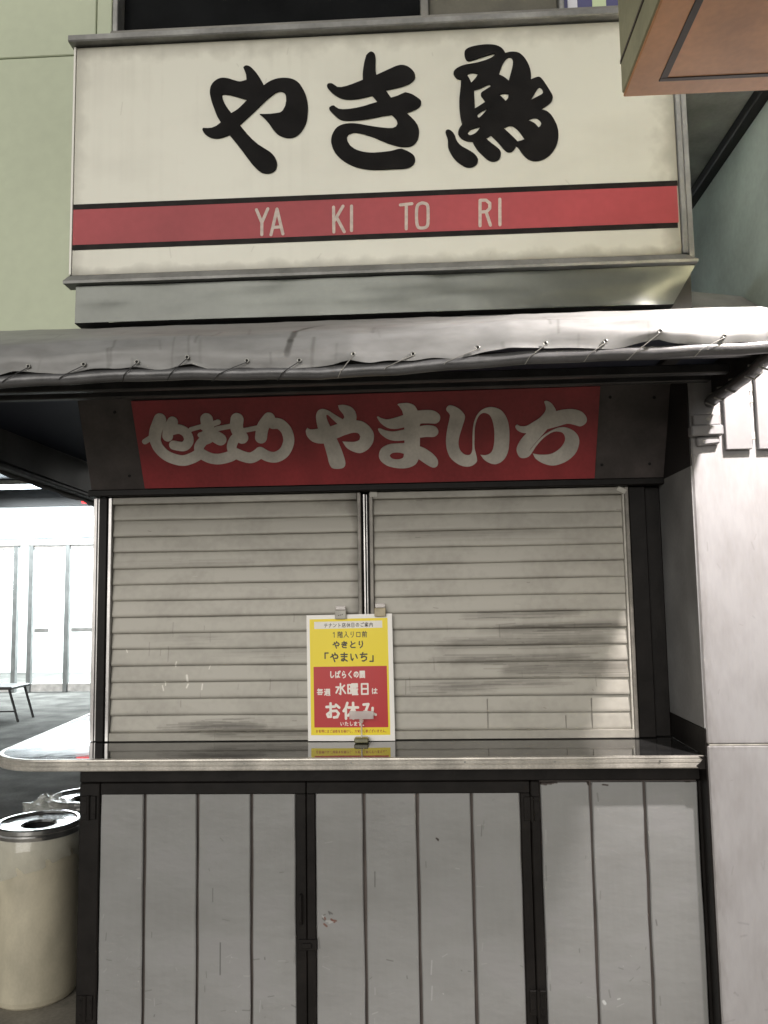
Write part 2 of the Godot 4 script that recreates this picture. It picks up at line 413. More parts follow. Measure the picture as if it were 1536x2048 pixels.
# "x y, x y c, ..." in millimetres -> a closed smooth outline; "c" marks a sharp corner
func outline(text: String, closed := true, steps := 5) -> PackedVector2Array:
	var pts := []
	var sharp := []
	for t in text.split(","):
		var w := t.strip_edges().split(" ")
		pts.append(Vector2(w[0].to_float(), w[1].to_float()) / 1000.0)
		sharp.append(w.size() > 2)
	var out := PackedVector2Array()
	var n := pts.size()
	var last := n if closed else n - 1
	for i in last:
		var a: Vector2 = pts[i]
		var b: Vector2 = pts[(i + 1) % n]
		var before: Vector2 = a if sharp[i] or (not closed and i == 0) else pts[(i - 1 + n) % n]
		var after: Vector2 = b if sharp[(i + 1) % n] or (not closed and i + 2 >= n) else pts[(i + 2) % n]
		for k in steps: out.append(a.cubic_interpolate(b, before, after, float(k) / steps))
	if not closed: out.append(pts[n - 1])
	return out

# strokes of given widths, joined: [outer, [holes]]... for each separate piece
func joined_strokes(paths: Array, widths: Array) -> Array:
	var pieces: Array = []
	for i in paths.size():
		var big := PackedVector2Array()
		for q in paths[i]: big.append(q * 1000.0)
		for poly in Geometry2D.offset_polyline(big, widths[i] * 500.0, Geometry2D.JOIN_ROUND, Geometry2D.END_ROUND):
			if not Geometry2D.is_polygon_clockwise(poly): pieces.append(poly)
	var solid: Array = []
	var voids: Array = []
	for p in pieces:
		var merged: PackedVector2Array = p
		var rest: Array = []
		for o in solid:
			var m := Geometry2D.merge_polygons(merged, o)
			var outs := m.filter(func(x): return not Geometry2D.is_polygon_clockwise(x))
			if outs.size() == 1:
				merged = outs[0]
				for x in m:
					if Geometry2D.is_polygon_clockwise(x): voids.append(x)
			else: rest.append(o)
		rest.append(merged)
		solid = rest
		# a later stroke may fill part of an earlier hole
		var left: Array = []
		for h in voids:
			var hh: PackedVector2Array = h.duplicate()
			hh.reverse()
			for x in Geometry2D.clip_polygons(hh, p):
				if not Geometry2D.is_polygon_clockwise(x):
					x.reverse()
					left.append(x)
		voids = left
	var out := []
	for s in solid:
		var hs := []
		for h in voids:
			if Geometry2D.is_point_in_polygon(h[0], s):
				var hr := PackedVector2Array()
				for q in h: hr.append(q / 1000.0)
				hr.reverse()
				hs.append(hr)
		var sr := PackedVector2Array()
		for q in s: sr.append(q / 1000.0)
		out.append([sr, hs])
	return out


# ---------------------------------------------------------------- textures and materials
func noise_bytes(size: int, freq: float, sd: int, octaves := 4, kind := FastNoiseLite.TYPE_SIMPLEX_SMOOTH) -> PackedByteArray:
	var f := FastNoiseLite.new()
	f.seed = sd
	f.noise_type = kind
	f.frequency = freq
	f.fractal_octaves = octaves
	var im := f.get_seamless_image(size, size)
	im.convert(Image.FORMAT_L8)
	return im.get_data()

func to_texture(im: Image) -> ImageTexture:
	return ImageTexture.create_from_image(im)

# near-white mottled texture: coarse clouds and fine grain
func mottle(size: int, sd: int, coarse: float, fine: float, f0 := 0.006, f1 := 0.09) -> ImageTexture:
	var a := noise_bytes(size, f0, sd, 5)
	var b := noise_bytes(size, f1, sd + 1, 3)
	var out := PackedByteArray()
	out.resize(size * size)
	for i in out.size():
		out[i] = int(clampf(255.0 * (1.0 - coarse * (a[i] / 255.0) - fine * (b[i] / 255.0)), 0, 255))
	return to_texture(Image.create_from_data(size, size, false, Image.FORMAT_L8, out))

func grey_texture(size: int, bytes: PackedByteArray) -> ImageTexture:
	return to_texture(Image.create_from_data(size, size, false, Image.FORMAT_L8, bytes))

func lin(r: float, g: float, b: float) -> Color:
	return Color(r, g, b).linear_to_srgb()

func mat(c: Color, rough := 0.5, metal := 0.0, tex: Texture2D = null, tile := 1.0, bump: Texture2D = null, bump_cm := 0.05, rough_tex: Texture2D = null) -> StandardMaterial3D:
	var m := StandardMaterial3D.new()
	m.albedo_color = c
	m.roughness = rough
	m.metallic = metal
	if tex: m.albedo_texture = tex
	m.uv1_scale = Vector3(1.0 / tile, 1.0 / tile, 1.0)
	if bump:
		m.heightmap_enabled = true
		m.heightmap_texture = bump
		m.heightmap_scale = bump_cm
	if rough_tex:
		m.roughness_texture = rough_tex
		m.roughness_texture_channel = BaseMaterial3D.TEXTURE_CHANNEL_RED
	return m

func clear_mat(c: Color, alpha: float, rough := 0.1) -> StandardMaterial3D:
	var m := mat(c, rough)
	m.transparency = BaseMaterial3D.TRANSPARENCY_ALPHA
	m.albedo_color.a = alpha
	return m

func glow_mat(c: Color, energy: float) -> StandardMaterial3D:
	var m := mat(c, 0.5)
	m.emission_enabled = true
	m.emission = c
	m.emission_energy_multiplier = energy
	return m


# a canvas of linear-ish values drawn with soft strokes
class Canvas:
	var w: int
	var h: int
	var px := PackedFloat32Array()
	func _init(ww: int, hh: int, c: Color) -> void:
		w = ww
		h = hh
		px.resize(w * h * 3)
		for i in w * h:
			px[i * 3] = c.r; px[i * 3 + 1] = c.g; px[i * 3 + 2] = c.b
	func dab(x: int, y: int, c: Color, a: float) -> void:
		if x < 0 or y < 0 or x >= w or y >= h or a <= 0: return
		var i := (y * w + x) * 3
		px[i] += (c.r - px[i]) * a; px[i + 1] += (c.g - px[i + 1]) * a; px[i + 2] += (c.b - px[i + 2]) * a
	func rect(x0: float, y0: float, x1: float, y1: float, c: Color, a := 1.0) -> void:
		for y in range(maxi(0, int(y0)), mini(h, int(y1))):
			for x in range(maxi(0, int(x0)), mini(w, int(x1))): dab(x, y, c, a)
	func line(p: Vector2, q: Vector2, r: float, c: Color, a := 1.0, soft := 0.5) -> void:
		var lo := p.min(q) - Vector2.ONE * (r + soft + 1)
		var hi := p.max(q) + Vector2.ONE * (r + soft + 1)
		var d := q - p
		var l := maxf(d.length_squared(), 1e-6)
		for y in range(maxi(0, int(lo.y)), mini(h, int(hi.y) + 1)):
			for x in range(maxi(0, int(lo.x)), mini(w, int(hi.x) + 1)):
				var s := Vector2(x + 0.5, y + 0.5)
				var t := clampf((s - p).dot(d) / l, 0, 1)
				var cover := clampf((r + soft - s.distance_to(p + d * t)) / (2 * soft), 0, 1)
				dab(x, y, c, cover * a)
	func texture() -> ImageTexture:
		var b := PackedByteArray()
		b.resize(px.size())
		for i in px.size(): b[i] = int(clampf(px[i] * 255.0, 0, 255))
		return ImageTexture.create_from_image(Image.create_from_data(w, h, false, Image.FORMAT_RGB8, b))


func write_row(cv: Canvas, text: String, x0: float, y0: float, x1: float, y1: float, c: Color, r: float, tight := 0.9) -> void:
	var step := (x1 - x0) / text.length()
	for k in text.length():
		var ch := text[k]
		if not NOTICE_STROKES.has(ch): continue
		var at := Vector2(x0 + step * k + step * (1 - tight) / 2, y0)
		var sc := Vector2(step * tight, y1 - y0) / 100.0
		for st in NOTICE_STROKES[ch].split(";"):
			var w: PackedStringArray = st.split(" ")
			for i in range(0, w.size() - 2, 2):
				cv.line(at + Vector2(w[i].to_float(), w[i + 1].to_float()) * sc, at + Vector2(w[i + 2].to_float(), w[i + 3].to_float()) * sc, r, c)

func notice_texture() -> ImageTexture:
	var W := 640.0
	var H := 904.0
	var cv := Canvas.new(640, 904, Color(0.98, 0.97, 0.95))
	var yellow := Color(0.97, 0.88, 0.16)
	var red := Color(0.74, 0.16, 0.17)
	var black := Color(0.09, 0.08, 0.07)
	var white := Color(0.95, 0.93, 0.9)
	cv.rect(0.036 * W, 0.034 * H, 0.948 * W, 0.955 * H, yellow)
	cv.rect(0.09 * W, 0.055 * H, 0.885 * W, 0.112 * H, Color(0.93, 0.92, 0.89))
	write_row(cv, "テナント店休日のご案内", 0.2 * W, 0.067 * H, 0.78 * W, 0.104 * H, black, 1.6)
	write_row(cv, "１階入り口前", 0.285 * W, 0.135 * H, 0.71 * W, 0.187 * H, black, 2.2)
	write_row(cv, "やきとり", 0.295 * W, 0.212 * H, 0.68 * W, 0.272 * H, black, 4.0)
	write_row(cv, "「やまいち」", 0.15 * W, 0.303 * H, 0.83 * W, 0.38 * H, black, 4.6)
	cv.rect(0.075 * W, 0.415 * H, 0.925 * W, 0.895 * H, red)
	write_row(cv, "しばらくの間", 0.25 * W, 0.45 * H, 0.675 * W, 0.508 * H, white, 4.2)
	write_row(cv, "毎週", 0.105 * W, 0.588 * H, 0.27 * W, 0.645 * H, white, 3.4)
	write_row(cv, "水曜日", 0.315 * W, 0.545 * H, 0.735 * W, 0.642 * H, white, 6.2)
	write_row(cv, "は", 0.74 * W, 0.588 * H, 0.815 * W, 0.636 * H, white, 3.8)
	write_row(cv, "お休み", 0.19 * W, 0.695 * H, 0.805 * W, 0.832 * H, white, 9.5)
	write_row(cv, "いたします。", 0.37 * W, 0.848 * H, 0.68 * W, 0.884 * H, white, 2.4)
	write_row(cv, "お客様にはご迷惑をお掛けし、大変申し訳ございません。", 0.09 * W, 0.912 * H, 0.92 * W, 0.936 * H, Color(0.62, 0.22, 0.1), 1.1)
	return cv.texture()


func wall_texture() -> ImageTexture:
	# painted panel wall, 0.6 x 2.2 m of it: roller marks, scuffs, drips, grime along the corner and the joint
	var W := 330
	var H := 1210
	var a := noise_bytes(1024, 0.006, 81, 5)
	var b := noise_bytes(1024, 0.05, 82, 4)
	var cv := Canvas.new(W, H, Color(1, 1, 1))
	var dirt := Color(0.55, 0.52, 0.49)
	for y in H:
		for x in W:
			var c: float = a[(x * 2 % 1024) + 1024 * (y % 1024)] / 255.0
			var g: float = b[(x * 2 % 1024) + 1024 * ((y / 2) % 1024)] / 255.0
			var corner := pow(clampf(1.0 - x / 26.0, 0, 1), 2.0) * (0.3 + g)
			var joint := pow(clampf(1.0 - absf(y - 628.0) / 12.0, 0, 1), 2.0) * g
			cv.dab(x, y, dirt, clampf(0.22 * (c - 0.3) + 0.09 * (g - 0.4) + 0.3 * corner + 0.4 * joint, 0, 0.7))
	for k in 60:
		var p := Vector2(rng.randf() * 140.0, rng.randf() * H)
		cv.line(p, p + Vector2(rng.randf_range(-5, 5), rng.randf_range(-2, 14)), rng.randf_range(0.3, 0.7), dirt if k % 3 else Color(1, 1, 1), rng.randf_range(0.1, 0.3), 1.0)
	for k in 9:
		var p := Vector2(rng.randf() * 130.0, rng.randf_range(650, 1150))
		cv.line(p, p + Vector2(rng.randf_range(-20, 20), rng.randf_range(-6, 6)), rng.randf_range(0.5, 1.0), Color(0.5, 0.49, 0.48), 0.2, 1.5)
	return cv.texture()


func vinyl_texture() -> ImageTexture:
	# the awning sheet, 2.52 x 1.2 m, its hem at the bottom: dust, water marks, a taped tear, folds
	var W := 1260
	var H := 600
	var a := noise_bytes(1024, 0.006, 71, 5)
	var b := noise_bytes(1024, 0.03, 72, 4)
	var cv := Canvas.new(W, H, Color(1, 1, 1))
	var dirt := Color(0.42, 0.41, 0.39)
	for y in H:
		for x in W:
			var c: float = a[(x % 1024) + 1024 * (y * 3 % 1024)] / 255.0
			var g: float = b[(x % 1024) + 1024 * (y * 2 % 1024)] / 255.0
			var hem := clampf((y - H + 26.0) / 26.0, 0, 1)
			cv.dab(x, y, dirt, clampf(0.32 * (c - 0.3) + 0.14 * (g - 0.4) + 0.35 * hem * g, 0, 0.7))
	var last := Vector2(684, 470)
	for q in [Vector2(664, 492), Vector2(654, 515), Vector2(650, 545), Vector2(647, 572)]:
		cv.line(last, q, 3.6, dirt, 0.55, 1.5)
		last = q
	for k in 46:
		var p := Vector2(rng.randf() * W, rng.randf_range(440, 580))
		cv.line(p, p + Vector2(rng.randf_range(-5, 5), rng.randf_range(10, 60)), rng.randf_range(0.6, 2.2), dirt, rng.randf_range(0.08, 0.3), 1.5)
	for k in 18:
		var p := Vector2(rng.randf() * W, rng.randf_range(430, 575))
		cv.line(p, p + Vector2(rng.randf_range(60, 260), rng.randf_range(-7, 7)), 0.8, dirt if k % 2 else Color(1, 1, 1), 0.28, 1.2)
	return cv.texture()


func sign_face_texture() -> ImageTexture:
	# acrylic face 1.93 x 0.77 m: rain streaks, grime creeping in from the edges, a few scuffs
	var W := 960
	var H := 384
	var a := noise_bytes(1024, 0.004, 31, 5)
	var b := noise_bytes(1024, 0.02, 32, 4)
	var cv := Canvas.new(W, H, Color(0.83, 0.825, 0.77))
	for y in H:
		for x in W:
			var u := float(x) / W
			var t := float(y) / H
			var streak := (b[(x * 2) % 1024 + 1024 * 9] / 255.0) * (0.55 + 0.45 * b[((x * 2) % 1024) + 1024 * (y / 3)] / 255.0)
			var cloud: float = a[(x % 1024) + 1024 * (y * 2 % 1024)] / 255.0
			var rough_edge: float = 0.5 + b[(x % 1024) + 1024 * (y % 1024)] / 255.0
			var g := 0.0
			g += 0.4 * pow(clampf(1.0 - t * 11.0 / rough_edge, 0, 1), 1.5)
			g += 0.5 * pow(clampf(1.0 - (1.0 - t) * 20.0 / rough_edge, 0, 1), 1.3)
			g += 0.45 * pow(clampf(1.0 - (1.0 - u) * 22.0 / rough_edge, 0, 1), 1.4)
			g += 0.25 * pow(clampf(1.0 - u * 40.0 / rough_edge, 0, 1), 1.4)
			g += 0.10 * maxf(streak - 0.3, 0.0) * (1.0 - 0.7 * t) * (1.0 if u < 0.4 else 0.3) + 0.09 * (cloud - 0.4)
			cv.dab(x, y, Color(0.30, 0.28, 0.235), clampf(g, 0, 0.9))
	for k in 16:
		var p := Vector2(rng.randf() * W, rng.randf() * H)
		cv.line(p, p + Vector2(rng.randf_range(-6, 6), rng.randf_range(4, 22)), 0.7, Color(0.5, 0.48, 0.42), 0.18)
	return cv.texture()


func shutter_texture() -> ImageTexture:
	# both shutters, 1.78 x 0.84 m: greasy smears, drips and scratches on old grey-beige paint
	var W := 1068
	var H := 504
	var a := noise_bytes(1024, 0.005, 41, 5)
	var b := noise_bytes(1024, 0.05, 42, 4)
	var cv := Canvas.new(W, H, Color(0.66, 0.648, 0.612))
	var soot := Color(0.2, 0.185, 0.16)
	for y in H:
		for x in W:
			var cloud: float = a[(x % 1024) + 1024 * (y * 2 % 1024)] / 255.0
			var grain: float = b[(x % 1024) + 1024 * (y % 1024)] / 255.0
			var g := 0.18 * (cloud - 0.35) + 0.10 * (grain - 0.5)
			var t := float(y) / H
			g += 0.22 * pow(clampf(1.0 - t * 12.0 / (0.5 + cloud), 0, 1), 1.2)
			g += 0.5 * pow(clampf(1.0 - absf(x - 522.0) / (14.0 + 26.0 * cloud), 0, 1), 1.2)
			cv.dab(x, y, soot, clampf(g, 0, 0.8))
	# greasy smears wiped along the slats
	var smears := [[150, 476, 330, 478, 9, 0.5], [190, 466, 300, 470, 7, 0.4], [240, 488, 420, 484, 8, 0.38], [760, 262, 940, 258, 7, 0.34], [800, 292, 1035, 286, 10, 0.5], [690, 318, 1010, 312, 10, 0.42], [700, 350, 960, 344, 9, 0.4], [820, 372, 1040, 366, 12, 0.46], [690, 396, 900, 392, 9, 0.3], [640, 404, 780, 402, 8, 0.25], [120, 300, 240, 298, 9, 0.14], [250, 330, 480, 326, 10, 0.16], [60, 150, 300, 146, 10, 0.12], [600, 100, 900, 96, 12, 0.14]]
	for s in smears:
		for k in 3:
			var o := Vector2(rng.randf_range(-40, 40), rng.randf_range(-5, 5))
			cv.line(Vector2(s[0], s[1]) + o, Vector2(s[2], s[3]) + o * Vector2(-0.6, 1), s[4] * rng.randf_range(0.4, 0.9), soot, s[5] * 0.25, 5.0)
		for k in 34:
			var y0 := rng.randf_range(-1.0, 1.0)
			var len: float = (s[2] - s[0]) * rng.randf_range(0.15, 0.6)
			var xs: float = lerpf(s[0], s[2], rng.randf()) - len * 0.5
			var yy: float = lerpf(s[1], s[3], 0.5) + y0 * s[4] * 1.2
			cv.line(Vector2(xs, yy), Vector2(xs + len, yy + rng.randf_range(-3, 2)), rng.randf_range(0.4, 1.3), soot, s[5] * rng.randf_range(0.15, 0.45), 0.8)
	# grime gathered along the foot of every slat
	for k in 15:
		var yf := (1.862 - (1.055 + 0.055 * k)) / 0.84 * H
		for x in W:
			var q: float = a[x % 1024 + 1024 * (k * 67 % 1024)] / 255.0
			for d in 6: cv.dab(x, int(yf) - d, soot, clampf((q - 0.3) * 0.4, 0, 0.2) * (1.0 - d / 6.0))
	# drips on the lower part
	for k in 26:
		var p := Vector2(rng.randf_range(20, W - 20), rng.randf_range(250, 480))
		cv.line(p, p + Vector2(rng.randf_range(-1, 1), rng.randf_range(6, 30)), 0.6, soot, rng.randf_range(0.1, 0.35), 0.8)
	# chips and splashes of pale paint
	for c in [[160, 380, 4], [162, 398, 3], [118, 392, 2], [112, 400, 2], [190, 398, 2.5], [140, 352, 2.5], [205, 360, 1.5], [40, 326, 2]]:
		var p := Vector2(c[0] * 1.05, c[1] * 0.98)
		cv.line(p, p + Vector2(rng.randf_range(-3, 3), rng.randf_range(2, 11)), c[2] * 0.55, Color(0.88, 0.87, 0.84), 0.8)
	for k in 40:
		var p := Vector2(rng.randf() * W, rng.randf() * H)
		cv.line(p, p + Vector2(rng.randf_range(-12, 12), rng.randf_range(-2, 3)), 0.5, Color(0.8, 0.79, 0.75) if k % 2 else soot, 0.35)
	return cv.texture()


func board_texture() -> ImageTexture:
	# the painted boards of the stall front, 1.9 x 0.95 m: brush marks, knocks, chips and splashes
	var W := 1140
	var H := 570
	var a := noise_bytes(1024, 0.004, 51, 5)
	var b := noise_bytes(1024, 0.03, 52, 4)
	var cv := Canvas.new(W, H, Color(0.62, 0.615, 0.6))
	for y in H:
		for x in W:
			var cloud: float = a[(x % 1024) + 1024 * (y * 2 % 1024)] / 255.0
			var brush: float = b[(x * 3 % 1024) + 1024 * ((y / 4) % 1024)] / 255.0
			cv.dab(x, y, Color(0.36, 0.345, 0.32), clampf(0.2 * (cloud - 0.3) + 0.05 * (brush - 0.4) + 0.10 * maxf(0, float(y) / H - 0.6), 0, 0.6))
	for k in 150:
		var low := rng.randf() < 0.65
		var p := Vector2(rng.randf() * W, rng.randf_range(0.55, 1.0) * H if low else rng.randf() * H)
		var d := Vector2(rng.randf_range(-14, 14), rng.randf_range(-6, 6))
		cv.line(p, p + d, rng.randf_range(0.3, 0.9), Color(0.78, 0.77, 0.75) if rng.randf() < 0.6 else Color(0.3, 0.29, 0.28), rng.randf_range(0.15, 0.5))
	for k in 22:
		var p := Vector2(rng.randf() * W, rng.randf_range(0.5, 1.0) * H)
		cv.line(p, p + Vector2(1, 1), rng.randf_range(0.3, 0.9), Color(0.82, 0.81, 0.79), 0.6)
	cv.line(Vector2(920, 392), Vector2(922, 395), 2.6, Color(0.87, 0.87, 0.85), 0.9)
	cv.line(Vector2(944, 388), Vector2(948, 387), 1.0, Color(0.85, 0.85, 0.83), 0.8)
	cv.line(Vector2(250, 298), Vector2(250, 352), 0.6, Color(0.2, 0.2, 0.19), 0.8)
	cv.line(Vector2(236, 205), Vector2(236, 228), 0.5, Color(0.25, 0.25, 0.24), 0.6)
	for c in [[826, 24, 18, 3.0], [845, 22, 10, 2.0], [908, 24, 8, 2.6], [935, 26, 14, 1.2], [1080, 22, 20, 1.0], [398, 150, 2, 1.5], [404, 290, 1, 2.0], [640, 120, 1, 1.4]]:
		for k in 4: cv.line(Vector2(c[0], c[1]) + Vector2(rng.randf_range(-4, 4), rng.randf_range(-2, 2)), Vector2(c[0] + c[2] * rng.randf(), c[1] + rng.randf_range(-2, 3)), c[3] * rng.randf_range(0.4, 1.0), Color(0.17, 0.12, 0.1), 0.8)
	for k in 70:
		var edge_x: float = [40, 130, 225, 325, 404, 425, 525, 622, 718, 806, 830, 925, 1018, 1108][k % 14] + rng.randf_range(-5, 5)
		var p := Vector2(edge_x, rng.randf() * H)
		cv.line(p, p + Vector2(rng.randf_range(-2, 2), rng.randf_range(3, 26)), rng.randf_range(0.4, 1.2), Color(0.27, 0.255, 0.25) if k % 3 else Color(0.8, 0.79, 0.78), rng.randf_range(0.2, 0.5))
	for k in 12:
		var p := Vector2(436 + rng.randf_range(-6, 16), 255 + rng.randf_range(-14, 16))
		cv.line(p, p + Vector2(rng.randf_range(-5, 8), rng.randf_range(-5, 5)), rng.randf_range(0.6, 2), [Color(0.8, 0.79, 0.77), Color(0.4, 0.16, 0.1), Color(0.3, 0.29, 0.28)][k % 3], 0.6)
	return cv.texture()


# ---------------------------------------------------------------- the scene
var M := {}

func _ready() -> void:
	rng.seed = 20240611
	var cam := Camera3D.new()
	cam.name = "camera"
	cam.position = Vector3(0, 1.5, 2.81)
	cam.basis = Basis(Vector3.UP, deg_to_rad(2.8646)) * Basis(Vector3.RIGHT, deg_to_rad(5.7334)) * Basis(Vector3.BACK, deg_to_rad(-0.9069))
	cam.fov = rad_to_deg(2.0 * atan(1024.0 / 1660.0))
	cam.near = 0.05
	cam.far = 400.0
	add_child(cam)
	cam.current = true

	var env := Environment.new()
	env.background_mode = Environment.BG_SKY
	var sky_mat := ProceduralSkyMaterial.new()
	sky_mat.sky_top_color = lin(0.30, 0.30, 0.29)
	sky_mat.sky_horizon_color = lin(0.46, 0.45, 0.42)
	sky_mat.ground_horizon_color = lin(0.20, 0.19, 0.17)
	sky_mat.ground_bottom_color = lin(0.12, 0.115, 0.10)
	sky_mat.sky_curve = 0.25
	sky_mat.sun_angle_max = 1.0
	var sky := Sky.new()
	sky.sky_material = sky_mat
	env.sky = sky
	env.background_energy_multiplier = SKY_ENERGY
	env.tonemap_mode = Environment.TONE_MAPPER_LINEAR
	env.tonemap_exposure = EXPOSURE
	env.sdfgi_enabled = true
	env.ssao_enabled = true
	env.ssil_enabled = true
	var we := WorldEnvironment.new()
	we.name = "environment"
	we.environment = env
	add_child(we)

	var sun := DirectionalLight3D.new()
	sun.name = "soft_street_light"
	sun.light_energy = SUN_ENERGY
	sun.light_color = Color(1.0, 0.98, 0.95)
	sun.light_angular_distance = 40.0
	sun.shadow_enabled = true
	sun.basis = Basis.looking_at(Vector3(0.25, -0.23, -1.0), Vector3.UP)
	add_child(sun)

	make_materials()
	build_ground()
	build_upper_building()
	build_neighbour()
	build_entrance()
	build_stall()
	build_right_wall()
	build_awning()
	build_big_sign()
	build_red_sign()
	build_shutters()
	build_counter()
	build_orange_sign()
	build_small_things()
	build_bins()
	build_bench()


const SKY_ENERGY := 1.0
const EXPOSURE := 1.15
const SUN_ENERGY := 0.46
const SPOT_ENERGY := 5.8

func make_materials() -> void:
	var peel := grey_texture(512, noise_bytes(512, 0.03, 3, 4))
	var fine := grey_texture(512, noise_bytes(512, 0.12, 4, 3))
	var broad := grey_texture(512, noise_bytes(512, 0.008, 5, 4))
	var soft := mottle(512, 11, 0.22, 0.06)
	var rough_dirty := mottle(512, 12, 0.28, 0.08, 0.01, 0.1)
	M.soft = soft
	M.board = mat(lin(0.73, 0.755, 0.79), 0.42, 0, board_texture(), 1.0, peel, 0.09)
	M.wall_front = mat(lin(0.315, 0.31, 0.315), 0.42, 0, wall_texture(), 1.0, grey_texture(512, noise_bytes(512, 0.05, 8, 4)), 0.06)
	M.wall_paint = mat(lin(0.26, 0.255, 0.26), 0.42, 0, mottle(512, 13, 0.13, 0.04), 1.7, grey_texture(512, noise_bytes(512, 0.05, 6, 4)), 0.045)
	M.wall_side = mat(lin(0.30, 0.30, 0.30), 0.45, 0, soft, 1.0, peel, 0.04)
	M.black = mat(lin(0.014, 0.012, 0.011), 0.45, 0, rough_dirty, 0.7, peel, 0.05)
	M.black_flat = mat(lin(0.016, 0.014, 0.014), 0.6, 0, rough_dirty, 0.9, fine, 0.03)
	M.black.metallic_specular = 0.3
	M.fascia = mat(lin(0.095, 0.08, 0.077), 0.5, 0, rough_dirty, 0.8, peel, 0.03)
	M.groove = mat(lin(0.13, 0.107, 0.097), 0.7, 0, soft, 0.5)
	M.sign_face = mat(Color.WHITE, 0.3, 0, sign_face_texture(), 1.0)
	M.letter_black = mat(lin(0.017, 0.016, 0.016), 0.6, 0, soft, 0.4)
	M.letter_black.metallic_specular = 0.15
	M.stripe_black = mat(lin(0.022, 0.018, 0.017), 0.45, 0, rough_dirty, 0.3)
	M.stripe_black.metallic_specular = 0.2
	M.stripe_red = mat(lin(0.42, 0.075, 0.085), 0.4, 0, mottle(512, 14, 0.12, 0.04, 0.005), 1.6)
	M.stripe_red.metallic_specular = 0.3
	M.latin = mat(lin(0.66, 0.55, 0.48), 0.5, 0, mottle(512, 15, 0.15, 0.1, 0.02, 0.2), 0.2)
	M.board_red = mat(lin(0.42, 0.042, 0.05), 0.42, 0, mottle(512, 16, 0.2, 0.08), 0.8, fine, 0.01)
	M.letter_cream = mat(lin(0.9, 0.85, 0.77), 0.5, 0, soft, 0.6)
	M.zinc = mat(lin(0.37, 0.37, 0.355), 0.42, 0.4, rough_dirty, 1.1, broad, 0.05)
	M.flashing = mat(lin(0.135, 0.145, 0.13), 0.3, 0.3, mottle(512, 17, 0.14, 0.04, 0.006), 1.4, broad, 0.12)
	M.aluminium = mat(lin(0.62, 0.61, 0.6), 0.34, 0.85, soft, 0.5, fine, 0.01)
	M.edge_strip = mat(lin(0.72, 0.685, 0.62), 0.3, 0.4, mottle(512, 18, 0.25, 0.12, 0.01, 0.12), 0.6, fine, 0.012)
	M.counter = mat(lin(0.042, 0.042, 0.042), 0.04, 0.0, rough_dirty, 0.8, broad, 0.012)
	M.counter.metallic_specular = 0.6
	M.vinyl = mat(lin(0.24, 0.241, 0.238), 0.42, 0, mottle(512, 19, 0.2, 0.04, 0.006), 1.3, broad, 0.12)
	M.vinyl_sheet = mat(lin(0.24, 0.241, 0.238), 0.42, 0, vinyl_texture())
	M.pipe = mat(lin(0.17, 0.17, 0.175), 0.35, 0.3, rough_dirty, 0.5, peel, 0.04)
	M.rail = mat(lin(0.06, 0.06, 0.062), 0.45, 0.2, rough_dirty, 0.6)
	M.cord = mat(lin(0.4, 0.39, 0.36), 0.6, 0, soft, 0.2)
	M.shutter = mat(Color.WHITE, 0.46, 0.1, shutter_texture(), 1.0, peel, 0.012)
	M.shutter_frame = mat(lin(0.33, 0.31, 0.275), 0.45, 0.2, rough_dirty, 0.4, peel, 0.03)
	M.upper_wall = mat(lin(0.57, 0.625, 0.46), 0.6, 0, mottle(512, 20, 0.09, 0.03, 0.003), 2.6, fine, 0.02)
	M.upper_trim = mat(lin(0.27, 0.26, 0.235), 0.5, 0.2, soft, 0.8)
	M.dark_glass = mat(lin(0.014, 0.015, 0.016), 0.2, 0, soft, 1.0)
	M.dark_glass.metallic_specular = 0.08
	M.green_wall = mat(lin(0.76, 0.88, 0.78), 0.6, 0, mottle(512, 21, 0.2, 0.05, 0.005), 1.5)
	M.dark_soffit = mat(lin(0.36, 0.38, 0.36), 0.6, 0, rough_dirty, 1.0)
	M.orange = mat(lin(0.86, 0.42, 0.19), 0.42, 0, mottle(512, 22, 0.2, 0.05, 0.006), 0.8)
	M.olive = mat(lin(0.48, 0.46, 0.29), 0.5, 0, soft, 0.8)
	M.brown_line = mat(lin(0.06, 0.04, 0.03), 0.5, 0, soft, 0.5)
	M.paper = mat(Color.WHITE, 0.38, 0, notice_texture(), 1.0)
	M.white_plastic = mat(lin(0.66, 0.64, 0.57), 0.4, 0, soft, 0.2)
	M.cream_plastic = mat(lin(0.58, 0.5, 0.33), 0.4, 0, soft, 0.2)
	M.clear = clear_mat(lin(0.75, 0.7, 0.68), 0.5, 0.15)
	M.acrylic = clear_mat(lin(0.8, 0.82, 0.75), 0.35, 0.05)
	M.bin_cream = mat(lin(0.58, 0.535, 0.41), 0.45, 0, mottle(512, 23, 0.14, 0.04), 0.9, fine, 0.01)
	M.steel = mat(lin(0.68, 0.68, 0.67), 0.2, 0.92, soft, 0.4)
	M.bag = clear_mat(lin(0.78, 0.8, 0.74), 0.26, 0.14)
	M.hole = mat(lin(0.01, 0.01, 0.01), 0.8)
	M.screw = mat(lin(0.3, 0.3, 0.28), 0.35, 0.9)
	M.concrete = mat(lin(0.17, 0.17, 0.16), 0.92, 0, mottle(1024, 24, 0.3, 0.12, 0.004, 0.08), 2.4, fine, 0.1)
	M.concrete.metallic_specular = 0.12
	M.white_wall = mat(lin(0.75, 0.77, 0.76), 0.6, 0, soft, 2.0)
	M.glass = clear_mat(lin(0.9, 0.95, 0.93), 0.1, 0.02)
	M.dark_metal = mat(lin(0.05, 0.05, 0.05), 0.4, 0.5)
	M.grey_thing = mat(lin(0.25, 0.28, 0.27), 0.5)
	M.tube_glow = glow_mat(Color(0.9, 0.96, 1.0), 6.0)
	M.lit_panel = glow_mat(Color(0.93, 0.97, 1.0), 2.2)


